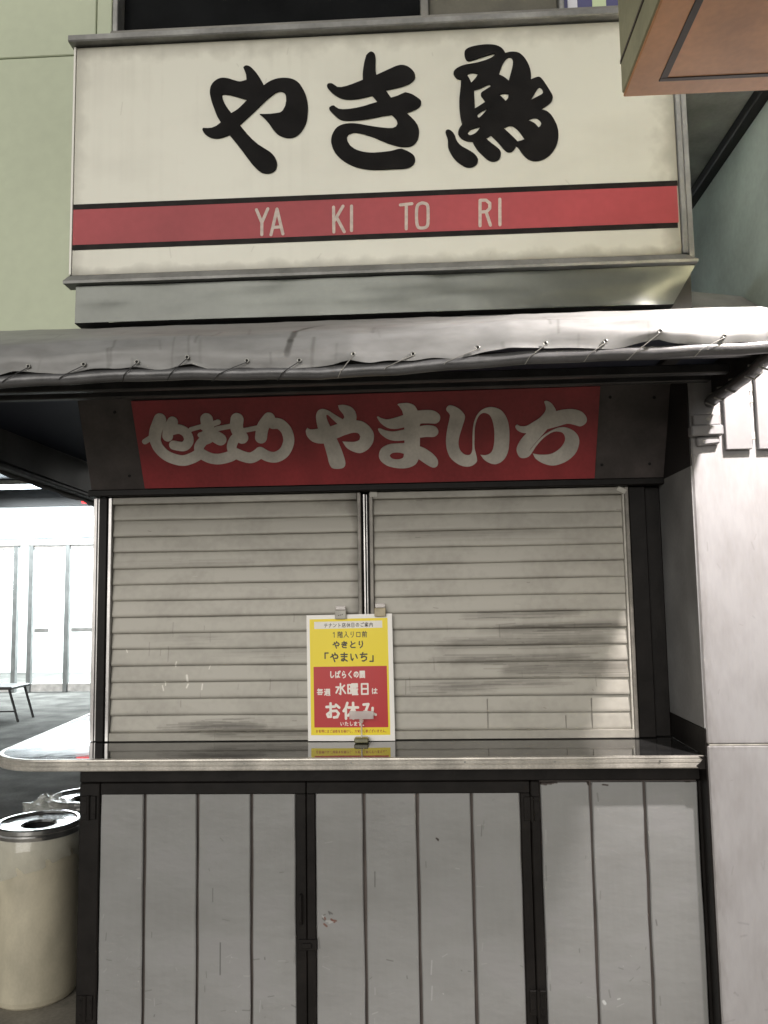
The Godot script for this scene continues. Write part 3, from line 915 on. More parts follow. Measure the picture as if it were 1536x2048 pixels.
func build_ground() -> void:
	var s := shape()
	s.quad(Vector3(-120, 0, 60), Vector3(120, 0, 60), Vector3(120, 0, -120), Vector3(-120, 0, -120))
	structure("ground", s, M.concrete)
	var near := shape()
	near.quad(Vector3(-12, 0.004, 9), Vector3(12, 0.004, 9), Vector3(12, 0.004, -1.15), Vector3(-12, 0.004, -1.15))
	structure("pavement", near, mat(lin(0.4, 0.37, 0.31), 0.7, 0, mottle(1024, 25, 0.3, 0.12, 0.004, 0.08), 1.7))


func build_upper_building() -> void:
	var t := thing("station_building_wall", "pale green panelled upper wall with dark strip window behind the white sign", "building wall", Vector3(-0.5, 2.4, -0.1))
	# wall panels, 4 mm joints between them
	var xs := [-9.0, -6.3, -3.75, -1.183, 0.86]
	for k in 4:
		for r in [[2.4, 3.508], [3.512, 4.7]]:
			var x0: float = xs[k] + 0.002
			var x1: float = xs[k + 1] - 0.002
			if k == 3 and r[1] > 4.0: continue
			obj("wall_panel", block(x0, x1, r[0], r[1], -0.12, -0.02 + 0.001 * (k % 2), 0.003), M.upper_wall, t)
	obj("wall_panel", block(-1.181, -1.125, 3.512, 4.7, -0.12, -0.02, 0.003), M.upper_wall, t)
	obj("joint_backing", block(-9.0, 0.85, 2.42, 4.7, -0.16, -0.124, 0), M.upper_trim, t)
	# strip window above the sign
	var w := obj("window", block(-1.125, 0.86, 3.512, 3.59, -0.118, -0.005, 0.004), M.upper_trim, t)
	obj("pane", block(-1.1, 0.018, 3.592, 4.7, -0.11, -0.085, 0), M.dark_glass, w)
	obj("mullion", block(-1.123, -1.103, 3.592, 4.7, -0.118, -0.02, 0.003), M.zinc, w)
	obj("mullion", block(0.02, 0.05, 3.592, 4.7, -0.118, -0.02, 0.003), M.upper_trim, w)
	obj("blind_panel", block(0.052, 0.52, 3.592, 4.7, -0.11, -0.06, 0.002), mat(lin(0.13, 0.12, 0.085), 0.5, 0, M.soft, 0.7), w)
	obj("mullion", block(0.522, 0.54, 3.592, 4.7, -0.118, -0.025, 0.003), M.zinc, w)
	obj("pane", block(0.542, 0.86, 3.592, 4.7, -0.11, -0.095, 0), mat(lin(0.09, 0.09, 0.2), 0.2), w)
	obj("poster", block(0.565, 0.60, 3.592, 3.9, -0.094, -0.09, 0), mat(lin(0.7, 0.7, 0.75), 0.5), w)
	obj("poster", block(0.655, 0.705, 3.592, 3.9, -0.094, -0.09, 0), mat(lin(0.55, 0.65, 0.4), 0.5), w)
	# body of the storey behind and the passage ceiling
	var c := shape().box(Vector3(-9.0, 4.7, -12.0), Vector3(0.86, 4.8, -0.02), 0)
	c.box(Vector3(-9.0, 3.35, -12.0), Vector3(-1.12, 3.45, -0.17), 0)
	obj("ceiling_slab", c, M.dark_metal, t)


func build_neighbour() -> void:
	var t := thing("green_side_wall", "green painted side wall under a dark soffit right of the white sign", "side wall", Vector3(1.2, 2.0, -0.6))
	obj("wall", block(1.12, 1.3, 2.202, 3.058, -1.9, 0.28, 0.003), M.green_wall, t)
	obj("beam", block(1.085, 1.3, 3.06, 3.15, -1.9, 0.32, 0.004), M.black_flat, t)
	obj("soffit", block(0.865, 1.083, 3.09, 3.14, -0.62, 0.3, 0.003), M.dark_soffit, t)


func build_entrance() -> void:
	var t := thing("glass_entrance", "brightly lit glass entrance with metal framed doors beyond the stall", "entrance", Vector3(-5.9, 0, -10.8))
	var z := -10.8
	# frame members
	var frame_grey := mat(lin(0.2, 0.21, 0.205), 0.4, 0.2, M.soft, 0.8)
	for x in [-7.6, -6.86, -6.6, -5.98, -5.16, -4.3]:
		obj("mullion", block(x - 0.035, x + 0.035, 0.004, 2.42, z - 0.05, z + 0.05, 0.004), frame_grey, t)
	obj("transom", block(-8.5, -2.0, 2.42, 2.52, z - 0.06, z + 0.06, 0.004), M.aluminium, t)
	for d in [[-7.56, -6.9], [-6.56, -6.02], [-5.94, -5.2], [-5.12, -4.34]]:
		var door := obj("glass_door", block(d[0], d[1], 0.01, 0.14, z - 0.025, z + 0.025, 0.003), M.aluminium, t)
		obj("pane", block(d[0] + 0.01, d[1] - 0.01, 0.142, 2.36, z - 0.006, z + 0.006, 0), M.glass, door)
		obj("top_rail", block(d[0], d[1], 2.362, 2.415, z - 0.025, z + 0.025, 0.003), M.aluminium, door)
		obj("handle", block(d[0] + 0.05, d[1] - 0.25, 0.98, 1.05, z + 0.03, z + 0.06, 0.006), M.zinc, door)
	obj("wall", block(-12.0, -8.5, 0.0, 3.08, z - 0.1, z + 0.06, 0), M.white_wall, t)
	obj("wall", block(-8.5, -2.0, 2.522, 3.08, z - 0.1, z, 0), M.white_wall, t)
	obj("bulkhead", block(-12.0, 0.8, 3.082, 3.348, z - 0.1, z + 0.04, 0), M.dark_metal, t)
	obj("wall", block(-2.0, 0.8, 0.0, 3.08, z - 0.1, z + 0.06, 0), M.white_wall, t)
	obj("added_light_panel", block(-8.0, -3.6, 2.56, 2.9, z + 0.002, z + 0.10, 0.01), M.lit_panel, t)  # added glowing panel, makes the wall above the doors burn out white
	# lobby behind the glass
	var lobby := shape().box(Vector3(-9, 0, -14.6), Vector3(-2.0, 3.3, -14.5), 0)
	lobby.box(Vector3(-9.1, 0, -14.5), Vector3(-9, 3.3, z - 0.11), 0).box(Vector3(-2, 0, -14.5), Vector3(-1.9, 3.3, z - 0.11), 0).box(Vector3(-9, 3.2, -14.5), Vector3(-2, 3.3, z - 0.11), 0)
	obj("lobby_wall", lobby, M.white_wall, t)
	var desk := thing("lobby_shelf", "grey shelf unit seen through the lit glass door", "shelf", Vector3(-5.75, 0, -13.2))
	obj("cabinet", block(-6.1, -5.5, 0.004, 0.5, -13.5, -13.1, 0.01), M.grey_thing, desk)
	obj("board", block(-5.75, -5.5, 0.95, 1.9, -13.3, -13.2, 0.01), M.grey_thing, desk)
	obj("post", block(-5.66, -5.6, 0.5, 0.95, -13.3, -13.22, 0.005), M.grey_thing, desk)
	var rs := thing("red_sign", "red lit sign high above the glass doors, just glimpsed beside the corner post", "sign", Vector3(-5.25, 3.1, -10.6))
	obj("sign_panel", block(-5.7, -4.9, 3.1, 3.3, -10.68, -10.6, 0.01), glow_mat(Color(0.85, 0.08, 0.1), 1.6), rs)
	# ceiling lamps: one over the doors, one in the lobby, one along the passage
	for a in [[Vector3(-6.0, 3.26, -9.6), Vector2(3.2, 0.3), 34.0, "long ceiling lamp just outside the glass doors"], [Vector3(-5.8, 3.1, -12.6), Vector2(3.0, 0.6), 120.0, "wide ceiling lamp inside the lit lobby"], [Vector3(-4.6, 3.26, -5.2), Vector2(2.2, 0.2), 1.2, "short ceiling lamp over the passage nearer the stall"]]:
		var l := thing("ceiling_lamp", a[3], "ceiling lamp", a[0], "ceiling lamps of the entrance")
		var p: Vector3 = a[0]
		var h := Vector3(a[1].x / 2, 0.03, a[1].y / 2)
		obj("housing", block(p.x - h.x - 0.02, p.x + h.x + 0.02, p.y + 0.012, p.y + 0.08, p.z - h.z - 0.02, p.z + h.z + 0.02, 0.004), M.white_plastic, l)
		obj("lamp_diffuser", block(p.x - h.x, p.x + h.x, p.y - 0.02, p.y + 0.010, p.z - h.z, p.z + h.z, 0.004), M.tube_glow, l)
		var area := AreaLight3D.new()
		area.name = "lamp_light"
		area.area_size = a[1]
		area.light_energy = a[2]
		area.light_color = Color(0.96, 0.99, 1.0)
		area.shadow_enabled = true
		area.position = Vector3(0, -0.03, 0)
		area.basis = Basis.looking_at(Vector3.DOWN, Vector3.FORWARD)
		l.add_child(area)


func build_stall() -> void:
	var t := thing("food_stall", "black framed yakitori stall with grey board doors below its counter", "food stall", Vector3(-0.15, 0, 0))
	var F := 0.27
	# dark body behind the front
	obj("body", shape().box(Vector3(-1.06, 0.03, -1.5), Vector3(0.785, 0.985, F - 0.03), 0).box(Vector3(-1.12, 1.026, -1.5), Vector3(-1.098, 2.3, -0.03), 0).box(Vector3(-1.1, 1.03, -1.56), Vector3(0.785, 2.3, -1.5), 0).box(Vector3(-1.12, 2.3, -1.5), Vector3(0.785, 2.33, -0.13), 0), M.black_flat, t)
	# frame of black painted battens
	var frame := obj("frame", block(-1.066, 0.788, 0.948, 0.989, F - 0.03, F, 0.003), M.black, t)
	obj("batten", block(-1.066, -1.004, 0.0, 0.946, F - 0.028, F - 0.002, 0.003), M.black, frame)
	obj("batten", block(0.782, 0.79, 0.0, 0.946, F - 0.028, F - 0.004, 0.001), M.black, frame)
	obj("batten", block(0.293, 0.32, 0.0, 0.946, F - 0.028, F - 0.001, 0.003), M.black, frame)
	# two hinged doors and a fixed panel, each of boards
	var doors := [
		["door", -1.002, -0.3755, 0.946, 0.912, [-1.002, -0.866, -0.704, -0.540, -0.407]],
		["door", -0.3735, 0.291, 0.946, 0.912, [-0.347, -0.201, -0.042, 0.119, 0.262]],
		["fixed_panel", 0.322, 0.78, 0.946, 0.942, [0.322, 0.469, 0.626, 0.78]],
	]
	for d in doors:
		var g := obj(d[0], block(d[1], d[2], 0.06, d[3] - 0.002, F - 0.035, F - 0.020, 0), M.groove, t)
		if d[0] == "door":
			obj("rail", block(d[1], d[2], d[4], d[3], F - 0.02, F - 0.003, 0.002), M.black, g)
			obj("rail", block(d[1], d[2], 0.06, 0.11, F - 0.02, F - 0.003, 0.002), M.black, g)
			if d[1] > -0.9: obj("stile", block(d[1], d[5][0] - 0.001, 0.11, d[4], F - 0.02, F - 0.003, 0.002), M.black, g)
			obj("stile", block(d[5][4] + 0.001, d[2], 0.11, d[4], F - 0.02, F - 0.003, 0.002), M.black, g)
		for k in d[5].size() - 1:
			var x0: float = d[5][k] + (0.0045 if k else 0.001)
			var x1: float = d[5][k + 1] - (0.0045 if k < d[5].size() - 2 else 0.001)
			var s := shape()
			s.uvf = func(p: Vector3, _n: Vector3): return Vector2((p.x + 1.05) / 1.9, (0.98 - p.y) / 0.95)
			# each board a little off its neighbours, its painted edge not quite straight
			var top: float = d[4] - 0.001
			var dz := rng.randf_range(-0.0012, 0.0012)
			var rows := 9
			var e := 0.003
			var edge := []
			for j in rows + 1:
				edge.append(Vector2(x0 + rng.randf_range(-0.0011, 0.0011), x1 + rng.randf_range(-0.0011, 0.0011)))
			for j in rows:
				var ya := lerpf(0.11, top, float(j) / rows)
				var yb := lerpf(0.11, top, float(j + 1) / rows)
				var zf := F - 0.006 + dz
				var zb := F - 0.02
				var a: Vector2 = edge[j]
				var b: Vector2 = edge[j + 1]
				s.quad(Vector3(a.x + e, ya, zf), Vector3(a.y - e, ya, zf), Vector3(b.y - e, yb, zf), Vector3(b.x + e, yb, zf))
				s.quad(Vector3(a.x, ya, zf - e), Vector3(a.x + e, ya, zf), Vector3(b.x + e, yb, zf), Vector3(b.x, yb, zf - e))
				s.quad(Vector3(a.y - e, ya, zf), Vector3(a.y, ya, zf - e), Vector3(b.y, yb, zf - e), Vector3(b.y - e, yb, zf))
				s.quad(Vector3(a.x, ya, zb), Vector3(a.x, ya, zf - e), Vector3(b.x, yb, zf - e), Vector3(b.x, yb, zb))
				s.quad(Vector3(a.y, ya, zf - e), Vector3(a.y, ya, zb), Vector3(b.y, yb, zb), Vector3(b.y, yb, zf - e))
			var tp: Vector2 = edge[rows]
			s.quad(Vector3(tp.x, top, F - 0.009), Vector3(tp.y, top, F - 0.009), Vector3(tp.y, top, F - 0.02), Vector3(tp.x, top, F - 0.02))
			obj("board", s, M.board, g)
	# hinges and hasp
	for h in [[-1.036, 0.875], [-1.036, 0.30], [0.296, 0.868], [0.296, 0.325]]:
		var hs := block(h[0] - 0.024, h[0] + 0.022, h[1] - 0.034, h[1] + 0.034, F - 0.003, F + 0.004, 0.001)
		hs.tube([Vector3(h[0], h[1] - 0.036, F + 0.005), Vector3(h[0], h[1] + 0.036, F + 0.005)], 0.006, 8)
		for k in [-0.02, 0.02]:
			for q in [-0.015, 0.015]: hs.tube([Vector3(h[0] + q, h[1] + k, F + 0.003), Vector3(h[0] + q, h[1] + k, F + 0.006)], 0.004, 6)
		obj("hinge", hs, M.black, t)
	var hasp := block(-0.398, -0.345, 0.466, 0.496, F - 0.003, F + 0.004, 0.001)
	hasp.box(Vector3(-0.388, 0.474, F + 0.004), Vector3(-0.36, 0.488, F + 0.012), 0.002)
	obj("hasp", hasp, M.black, t)
	obj("pull_handle", shape().tube([Vector3(-0.391, 0.54, F - 0.003), Vector3(-0.391, 0.542, F + 0.012), Vector3(-0.391, 0.62, F + 0.012), Vector3(-0.391, 0.622, F - 0.003)], 0.004, 8), M.black, t)
	# sloping black fascia above the shutters, with the beam under it
	var fs := shape()
	fs.xf = Transform3D(Basis(Vector3.RIGHT, atan2(0.128, 0.278)), Vector3(0, 1.872, 0.045))
	fs.box(Vector3(-1.14, 0.0, -0.02), Vector3(0.79, 0.36, 0.0), 0.002)
	var fascia := obj("fascia", fs, M.fascia, t)
	for q in [[0.60, 0.275], [0.585, 0.05], [0.74, 0.27], [0.74, 0.05], [-1.02, 0.27], [-1.0, 0.05]]:
		var sc := shape()
		sc.xf = fs.xf
		sc.tube([Vector3(q[0], q[1], 0.0005), Vector3(q[0], q[1], 0.003)], 0.005, 8)
		obj("screw", sc, M.hole, fascia)
	obj("header_beam", block(-1.15, 0.79, 1.851, 1.874, -0.06, 0.05, 0.003), M.black, t)
	# corner post with an aluminium trim, and the black jamb on the other side
	var post := obj("corner_post", block(-1.122, -1.094, 1.026, 1.85, -0.05, 0.02, 0.002), M.black, t)
	obj("trim", block(-1.146, -1.124, 1.026, 1.85, -0.05, 0.008, 0.002), M.aluminium, post)
	obj("trim", block(-1.137, -1.131, 1.026, 1.85, 0.009, 0.014, 0.001), M.aluminium, post)
	obj("jamb", block(0.68, 0.736, 1.026, 1.85, -0.05, 0.012, 0.003), M.black, t)
	obj("jamb", block(0.738, 0.789, 1.026, 1.85, -0.05, -0.01, 0.003), M.black, t)


func build_right_wall() -> void:
	var t := thing("white_side_wall", "projecting off white painted wall right of the stall", "wall", Vector3(1.3, 0, 0.16))
	for r in [[1.060, 2.198, 0.33], [0.0, 1.056, 0.3295]]:
		var pn := shape()
		pn.uvf = func(q: Vector3, _n: Vector3): return Vector2((q.x - 0.79) / 0.6, (2.2 - q.y) / 2.2)
		pn.box(Vector3(0.794, r[0], -0.06), Vector3(2.3, r[1], r[2]), 0.004)
		obj("panel", pn, M.wall_front, t)
	obj("caulk_joint", block(0.80, 2.29, 1.0562, 1.0598, 0.2, 0.3285, 0), M.white_plastic, t)
	obj("inner_face", block(0.7895, 0.7935, 1.105, 1.868, -0.06, 0.326, 0), M.wall_side, t)
	obj("shadowed_inner_face", block(0.7895, 0.7935, 1.87, 2.196, -0.06, 0.326, 0), M.black_flat, t)  # shadow below the awning, put into the colour as black
	# black band painted along the counter and down the corner
	var b := shape().box(Vector3(0.789, 1.0265, -0.06), Vector3(0.7935, 1.102, 0.327), 0.0005)
	b.box(Vector3(0.789, 0.0, 0.255), Vector3(0.7935, 1.0262, 0.3275), 0.0005)
	obj("painted_band", b, M.black, t)
	# sheet metal cap sloping back over the top of the wall
	var cap := shape()
	cap.quad(Vector3(0.856, 2.25, 0.38), Vector3(1.117, 2.25, 0.38), Vector3(1.117, 2.52, -0.06), Vector3(0.856, 2.555, -0.06))
	cap.quad(Vector3(0.856, 2.21, 0.38), Vector3(1.117, 2.21, 0.38), Vector3(1.117, 2.25, 0.38), Vector3(0.856, 2.25, 0.38))
	cap.quad(Vector3(0.856, 2.21, -0.06), Vector3(0.856, 2.21, 0.38), Vector3(0.856, 2.25, 0.38), Vector3(0.856, 2.555, -0.06))
	cap.quad(Vector3(1.117, 2.21, -0.06), Vector3(0.856, 2.21, -0.06), Vector3(0.856, 2.555, -0.06), Vector3(1.117, 2.52, -0.06))
	cap.quad(Vector3(0.856, 2.205, -0.06), Vector3(1.117, 2.205, -0.06), Vector3(1.117, 2.205, 0.38), Vector3(0.856, 2.205, 0.38))
	obj("metal_cap", cap, mat(lin(0.45, 0.44, 0.43), 0.5, 0, M.soft, 0.7), t)

	for a in [[0.889, 0.964, 1.911, "narrow white hanging board fixed to the side wall beside the conduit box"], [0.983, 1.16, 1.910, "wider white hanging board at the right edge, beyond the narrow one"]]:
		var p := thing("hanging_board", a[3], "board", Vector3((a[0] + a[1]) / 2, 1.91, 0.34), "white boards hanging on the side wall")
		obj("board", block(a[0], a[1], a[2], 2.19, 0.336, 0.352, 0.0015), M.wall_paint, p)
		obj("batten", block(a[0] + 0.006, a[1] - 0.006, a[2] + 0.02, 2.18, 0.3302, 0.336, 0.0005), M.black_flat, p)
		if a[0] < 0.9:
			for y in [2.085, 2.05, 1.94]: obj("link", block(0.964, 0.975, y, y + 0.022, 0.340, 0.346, 0.001), M.white_plastic, p)

	var c := thing("conduit_box", "small white painted conduit elbow on the wall corner below the awning pipe", "conduit box", Vector3(0.83, 1.93, 0.34))
	obj("saddle", block(0.797, 0.875, 1.985, 2.018, 0.3302, 0.352, 0.003), M.wall_paint, c)
	obj("elbow", block(0.785, 0.878, 1.952, 1.983, 0.3302, 0.368, 0.004), M.wall_paint, c)
	var e := shape()
	e.xf = Transform3D(Basis(Vector3.BACK, 0.08), Vector3(0.84, 1.94, 0.341))
	e.box(Vector3(-0.036, -0.013, -0.0105), Vector3(0.03, 0.011, 0.014), 0.004)
	obj("lower_clip", e, M.wall_paint, c)
	obj("screw", shape().tube([Vector3(0.838, 2.003, 0.352), Vector3(0.838, 2.003, 0.3545)], 0.005, 8), M.screw, c)


func sag(x: float) -> float:
	return 0.030 * smoothstep(-0.3, 0.9, x) + 0.004 * sin(x * 7.0) - 0.004

func lift_at(x: float) -> float:
	var s := 0.0
	for a in [[-0.56, 0.010, 0.05], [-0.17, 0.010, 0.05], [0.21, 0.014, 0.09], [0.56, 0.017, 0.10], [-1.0, 0.009, 0.06], [-0.76, 0.005, 0.08]]:
		s += a[1] * maxf(0.0, 1.0 - absf(x - a[0]) / a[2])
	return s

const LIP := 0.85

func build_awning() -> void:
	var t := thing("awning", "grey vinyl awning laced to a pipe above the red sign", "awning", Vector3(-0.35, 2.05, 0.4))
	# the sheet: hangs over the pipe in front, rises gently to the back
	var prof := [Vector2(LIP + 0.0155, 2.0585), Vector2(LIP + 0.0175, 2.082), Vector2(LIP + 0.014, 2.108), Vector2(LIP + 0.002, 2.135), Vector2(LIP - 0.025, 2.155), Vector2(LIP - 0.07, 2.180), Vector2(LIP - 0.2, 2.236), Vector2(0.45, 2.304), Vector2(0.29, 2.358), Vector2(0.05, 2.37)]
	var n := noise_bytes(256, 0.02, 77, 4)
	var x0 := -1.62
	var x1 := 0.89
	var s := shape()
	s.uvf = func(q: Vector3, _n: Vector3): return Vector2((q.x + 1.62) / 2.52, 1.0 - ((LIP + 0.03 - q.z) + (q.y - 2.04)) / 1.2)
	s.sheet(220, prof.size() * 2 - 2, func(u: float, w: float) -> Vector3:
		var x := lerpf(x0, x1, u)
		var f: float = w * (prof.size() - 1)
		var i := mini(int(f), prof.size() - 2)
		var p: Vector2 = prof[i].lerp(prof[i + 1], f - i)
		var front := clampf((p.x - LIP + 0.1) / 0.1, 0, 1)
		var wr: float = (n[int(u * 250) + 256 * int(clampf(w * 240.0, 0, 255))] / 255.0 - 0.5)
		var y := p.y + sag(x) * front + lift_at(x) * clampf((2.10 - p.y) / 0.032, 0, 1) + 0.0025 * sin(x * 43.0 + 2.0 * sin(x * 9.0)) * clampf((2.09 - p.y) / 0.025, 0, 1) + wr * 0.011 * (1.0 - 0.6 * w)
		return Vector3(x, y, p.x + wr * 0.012 + lift_at(x) * 0.5 * front), true, 0.002)
	obj("vinyl_sheet", s, M.vinyl_sheet, t)
	# front pipe, end pipe, side pipe
	var pts := []
	for k in 41:
		var x := lerpf(x0, 0.875, k / 40.0)
		pts.append(Vector3(x, 2.048 + sag(x) + 0.0015 * sin(x * 31.0), LIP))
	obj("front_pipe", shape().tube(pts, 0.0165, 12), M.pipe, t)
	var ep := []
	for k in 21:
		var z := lerpf(0.16, LIP, k / 20.0)
		ep.append(Vector3(0.853 + 0.0015 * sin(z * 41.0), 2.058 + 0.018 * clampf((z - 0.6) / 0.25, 0, 1), z))
	var end := obj("end_pipe", shape().tube(ep, 0.0165, 12), M.pipe, t)
	for z in [0.36, 0.43, 0.52, 0.66, 0.75]:
		obj("knot", shape().tube([Vector3(0.833, 2.05, z), Vector3(0.853, 2.039, z + 0.01), Vector3(0.873, 2.055, z + 0.016), Vector3(0.86, 2.078, z + 0.02), Vector3(0.838, 2.074, z + 0.012)], 0.0028, 6), M.cord, end)
	obj("side_pipe", shape().tube([Vector3(-1.6, 2.04, LIP), Vector3(-1.61, 1.99, -1.3)], 0.0165, 10), M.pipe, t)
	# vinyl skirts at both ends
	var sk := shape()
	sk.sheet(24, 3, func(u: float, w: float) -> Vector3:
		var z := lerpf(LIP, -1.3, u)
		return Vector3(-1.625 + 0.004 * sin(z * 17.0), lerpf(lerpf(2.02, 1.955, u) + 0.004 * sin(z * 23.0), lerpf(2.16, 2.2, u), w), z), true, 0.002)
	obj("side_skirt", sk, M.vinyl, t)
	var es := shape()
	es.sheet(16, 3, func(u: float, w: float) -> Vector3:
		var z := lerpf(LIP - 0.01, 0.1, u)
		return Vector3(0.862 + 0.003 * sin(z * 21.0), lerpf(2.060 + 0.016 * clampf((z - 0.6) / 0.25, 0, 1), lerpf(2.15, 2.33, u), w), z), true, 0.002)
	obj("end_skirt", es, M.black_flat, t)
	# rails below the sheet, and a sheet whose colour holds shade and blue glare
	for r in [[0.70, 2.092, 0.026], [0.53, 2.092, 0.026], [0.38, 2.108, 0.03]]:
		obj("rail", block(-1.6, 0.84, r[1], r[1] + r[2], r[0] - 0.014, r[0] + 0.014, 0.003), M.rail, t)
	for x in [-1.45, -0.75, 0.02, 0.70]:
		obj("rafter", block(x - 0.02, x + 0.02, 2.139, 2.156, 0.3, LIP - 0.07, 0.003), M.black_flat, t)
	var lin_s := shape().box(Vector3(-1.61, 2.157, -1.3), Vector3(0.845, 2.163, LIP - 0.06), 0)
	obj("shade_lining", lin_s, mat(lin(0.022, 0.028, 0.05), 0.6), t)
	obj("roof", shape().box(Vector3(-1.61, 2.21, -1.3), Vector3(-1.125, 2.23, 0.05), 0), M.vinyl, t)
	# eyelets and lacing cord
	var x := -1.1
	while x < 0.89:
		var y := 2.074 + sag(x) + lift_at(x)
		var zf := LIP + 0.0205 + lift_at(x) * 0.5
		var ring := []
		for k in 11:
			var a := TAU * k / 10.0
			ring.append(Vector3(x + 0.0046 * cos(a), y + 0.0046 * sin(a), zf))
		var ey := obj("eyelet", shape().tube(ring, 0.0013, 6, false), M.screw, t)
		obj("hole", shape().tube([Vector3(x, y, zf - 0.0006), Vector3(x, y, zf + 0.0004)], 0.0036, 8), M.hole, ey)
		var py := 2.048 + sag(x)
		var tilt := rng.randf_range(0.03, 0.075)
		obj("lace", shape().tube([Vector3(x, y - 0.004, zf + 0.001), Vector3(x - tilt * 0.5, (y + py) / 2 - 0.004, LIP + 0.0225), Vector3(x - tilt, py - 0.004, LIP + 0.0185), Vector3(x - tilt * 1.25, py - 0.0175, LIP + 0.006), Vector3(x - tilt * 1.4, py - 0.012, LIP - 0.015), Vector3(x - tilt * 1.3, py + 0.016, LIP - 0.008)], 0.0011, 6), M.cord if x > -0.2 else M.rail, t)
		x += 0.1435 + rng.randf_range(-0.02, 0.02)


func sign_lift(z: float) -> Callable:
	return func(x: float, y: float, d: float) -> Vector3: return Vector3(x, y, z + d)

func build_big_sign() -> void:
	var t := thing("sign_box", "large cream sign box with black brush lettering and red band", "sign", Vector3(-0.14, 2.5, 0.15))
	var L := -1.119
	var R := 0.845
	var f := shape()
	f.uvf = func(p: Vector3, _n: Vector3): return Vector2((p.x + 1.119) / 1.93, (3.31 - p.y) / 0.78)
	f.box(Vector3(L + 0.006, 2.532, 0.26), Vector3(0.806, 3.306, 0.3), 0.001)
	obj("face_panel", f, M.sign_face, t)
	obj("case", shape().box(Vector3(L + 0.004, 2.50, 0.0), Vector3(R - 0.004, 3.31, 0.258), 0), M.zinc, t)
	# frame: capping, bottom ledge, the wide right jamb, the thin left edge
	var cap := shape()
	var ca := [Vector2(0.258, 3.312), Vector2(0.325, 3.312), Vector2(0.328, 3.316), Vector2(0.326, 3.334), Vector2(0.25, 3.342), Vector2(-0.005, 3.36)]
	for k in 5:
		cap.quad(Vector3(L - 0.012, ca[k].y, ca[k].x), Vector3(R + 0.01, ca[k].y, ca[k].x), Vector3(R + 0.01, ca[k + 1].y, ca[k + 1].x), Vector3(L - 0.012, ca[k + 1].y, ca[k + 1].x))
	cap.tri(Vector3(L - 0.012, 3.312, 0.258), Vector3(L - 0.012, 3.326, 0.326), Vector3(L - 0.012, 3.36, -0.005))
	cap.tri(Vector3(R + 0.01, 3.326, 0.326), Vector3(R + 0.01, 3.312, 0.258), Vector3(R + 0.01, 3.36, -0.005))
	obj("top_capping", cap, M.zinc, t)
	obj("gleam_edge", block(L - 0.002, L + 0.005, 2.534, 3.308, 0.2, 0.304, 0.001), mat(lin(0.75, 0.74, 0.68), 0.3), t)  # rim of the face, its white gleam put into the pale colour
	var jamb := obj("side_frame", block(0.808, 0.826, 2.534, 3.308, 0.2, 0.306, 0.003), M.zinc, t)
	obj("outer_flange", block(0.828, 0.846, 2.5, 3.308, 0.2, 0.298, 0.002), M.zinc, jamb)
	var ledge := shape()
	ledge.quad(Vector3(L - 0.014, 2.500, 0.318), Vector3(R + 0.004, 2.500, 0.318), Vector3(R + 0.004, 2.508, 0.320), Vector3(L - 0.014, 2.508, 0.320))
	ledge.quad(Vector3(L - 0.014, 2.508, 0.320), Vector3(R + 0.004, 2.508, 0.320), Vector3(R - 0.03, 2.531, 0.302), Vector3(L - 0.002, 2.531, 0.302))
	ledge.quad(Vector3(L - 0.014, 2.500, 0.26), Vector3(R + 0.004, 2.500, 0.26), Vector3(R + 0.004, 2.500, 0.318), Vector3(L - 0.014, 2.500, 0.318))
	ledge.tri(Vector3(L - 0.014, 2.500, 0.26), Vector3(L - 0.014, 2.500, 0.318), Vector3(L - 0.002, 2.531, 0.302))
	obj("bottom_ledge", ledge, M.zinc, t)
	# folded metal skirt below, its corner bent in
	var nz := noise_bytes(128, 0.03, 91, 3)
	var sk := shape()
	sk.sheet(60, 6, func(u: float, w: float) -> Vector3:
		var x := lerpf(-1.1, lerpf(0.775, 0.846, w), u)
		var dent: float = (nz[int(u * 120) + 128 * int(w * 100)] / 255.0 - 0.5) * 0.006
		return Vector3(x, lerpf(2.376, 2.496, w), 0.296 + dent + 0.004 * (1 - w) - 0.02 * pow(maxf(0.0, (u - 0.93) / 0.07), 2.0) * (1 - w)), true, 0.0015)
	obj("metal_skirt", sk, M.flashing, t)
	var sb := shape()
	sb.quad(Vector3(-1.1, 2.374, 0.02), Vector3(0.775, 2.374, 0.02), Vector3(0.775, 2.374, 0.299), Vector3(-1.1, 2.374, 0.299))
	sb.quad(Vector3(-1.1, 2.374, 0.02), Vector3(-1.1, 2.374, 0.299), Vector3(-1.1, 2.496, 0.296), Vector3(-1.1, 2.496, 0.02))
	sb.quad(Vector3(0.775, 2.374, 0.25), Vector3(0.845, 2.374, 0.25), Vector3(0.845, 2.496, 0.25), Vector3(0.775, 2.496, 0.25))
	obj("shadowed_underside", sb, M.black_flat, t)  # black here stands for the shadow beneath the skirt
	# red band between black lines
	obj("black_stripe", block(L + 0.007, 0.804, 2.7515, 2.7685, 0.3005, 0.3020, 0), M.stripe_black, t)
	obj("black_stripe", block(L + 0.007, 0.798, 2.616, 2.6325, 0.3005, 0.3020, 0), M.stripe_black, t)
	obj("red_stripe", block(L + 0.0072, 0.801, 2.633, 2.751, 0.3005, 0.3017, 0), M.stripe_red, t)
	# the three brush characters, cut from black sheet
	for g in [["ya", "brush_letter"], ["ki", "brush_letter"], ["tori", "brush_letter"], ["tori_drop", "brush_dot"]]:
		var parts: Array = GLYPHS[g[0]]
		var holes := []
		for k in range(1, parts.size()): holes.append(outline(parts[k]))
		var s := shape().prism(outline(parts[0]), holes, 0.005, sign_lift(0.3005))
		obj(g[1], s, M.letter_black, t)
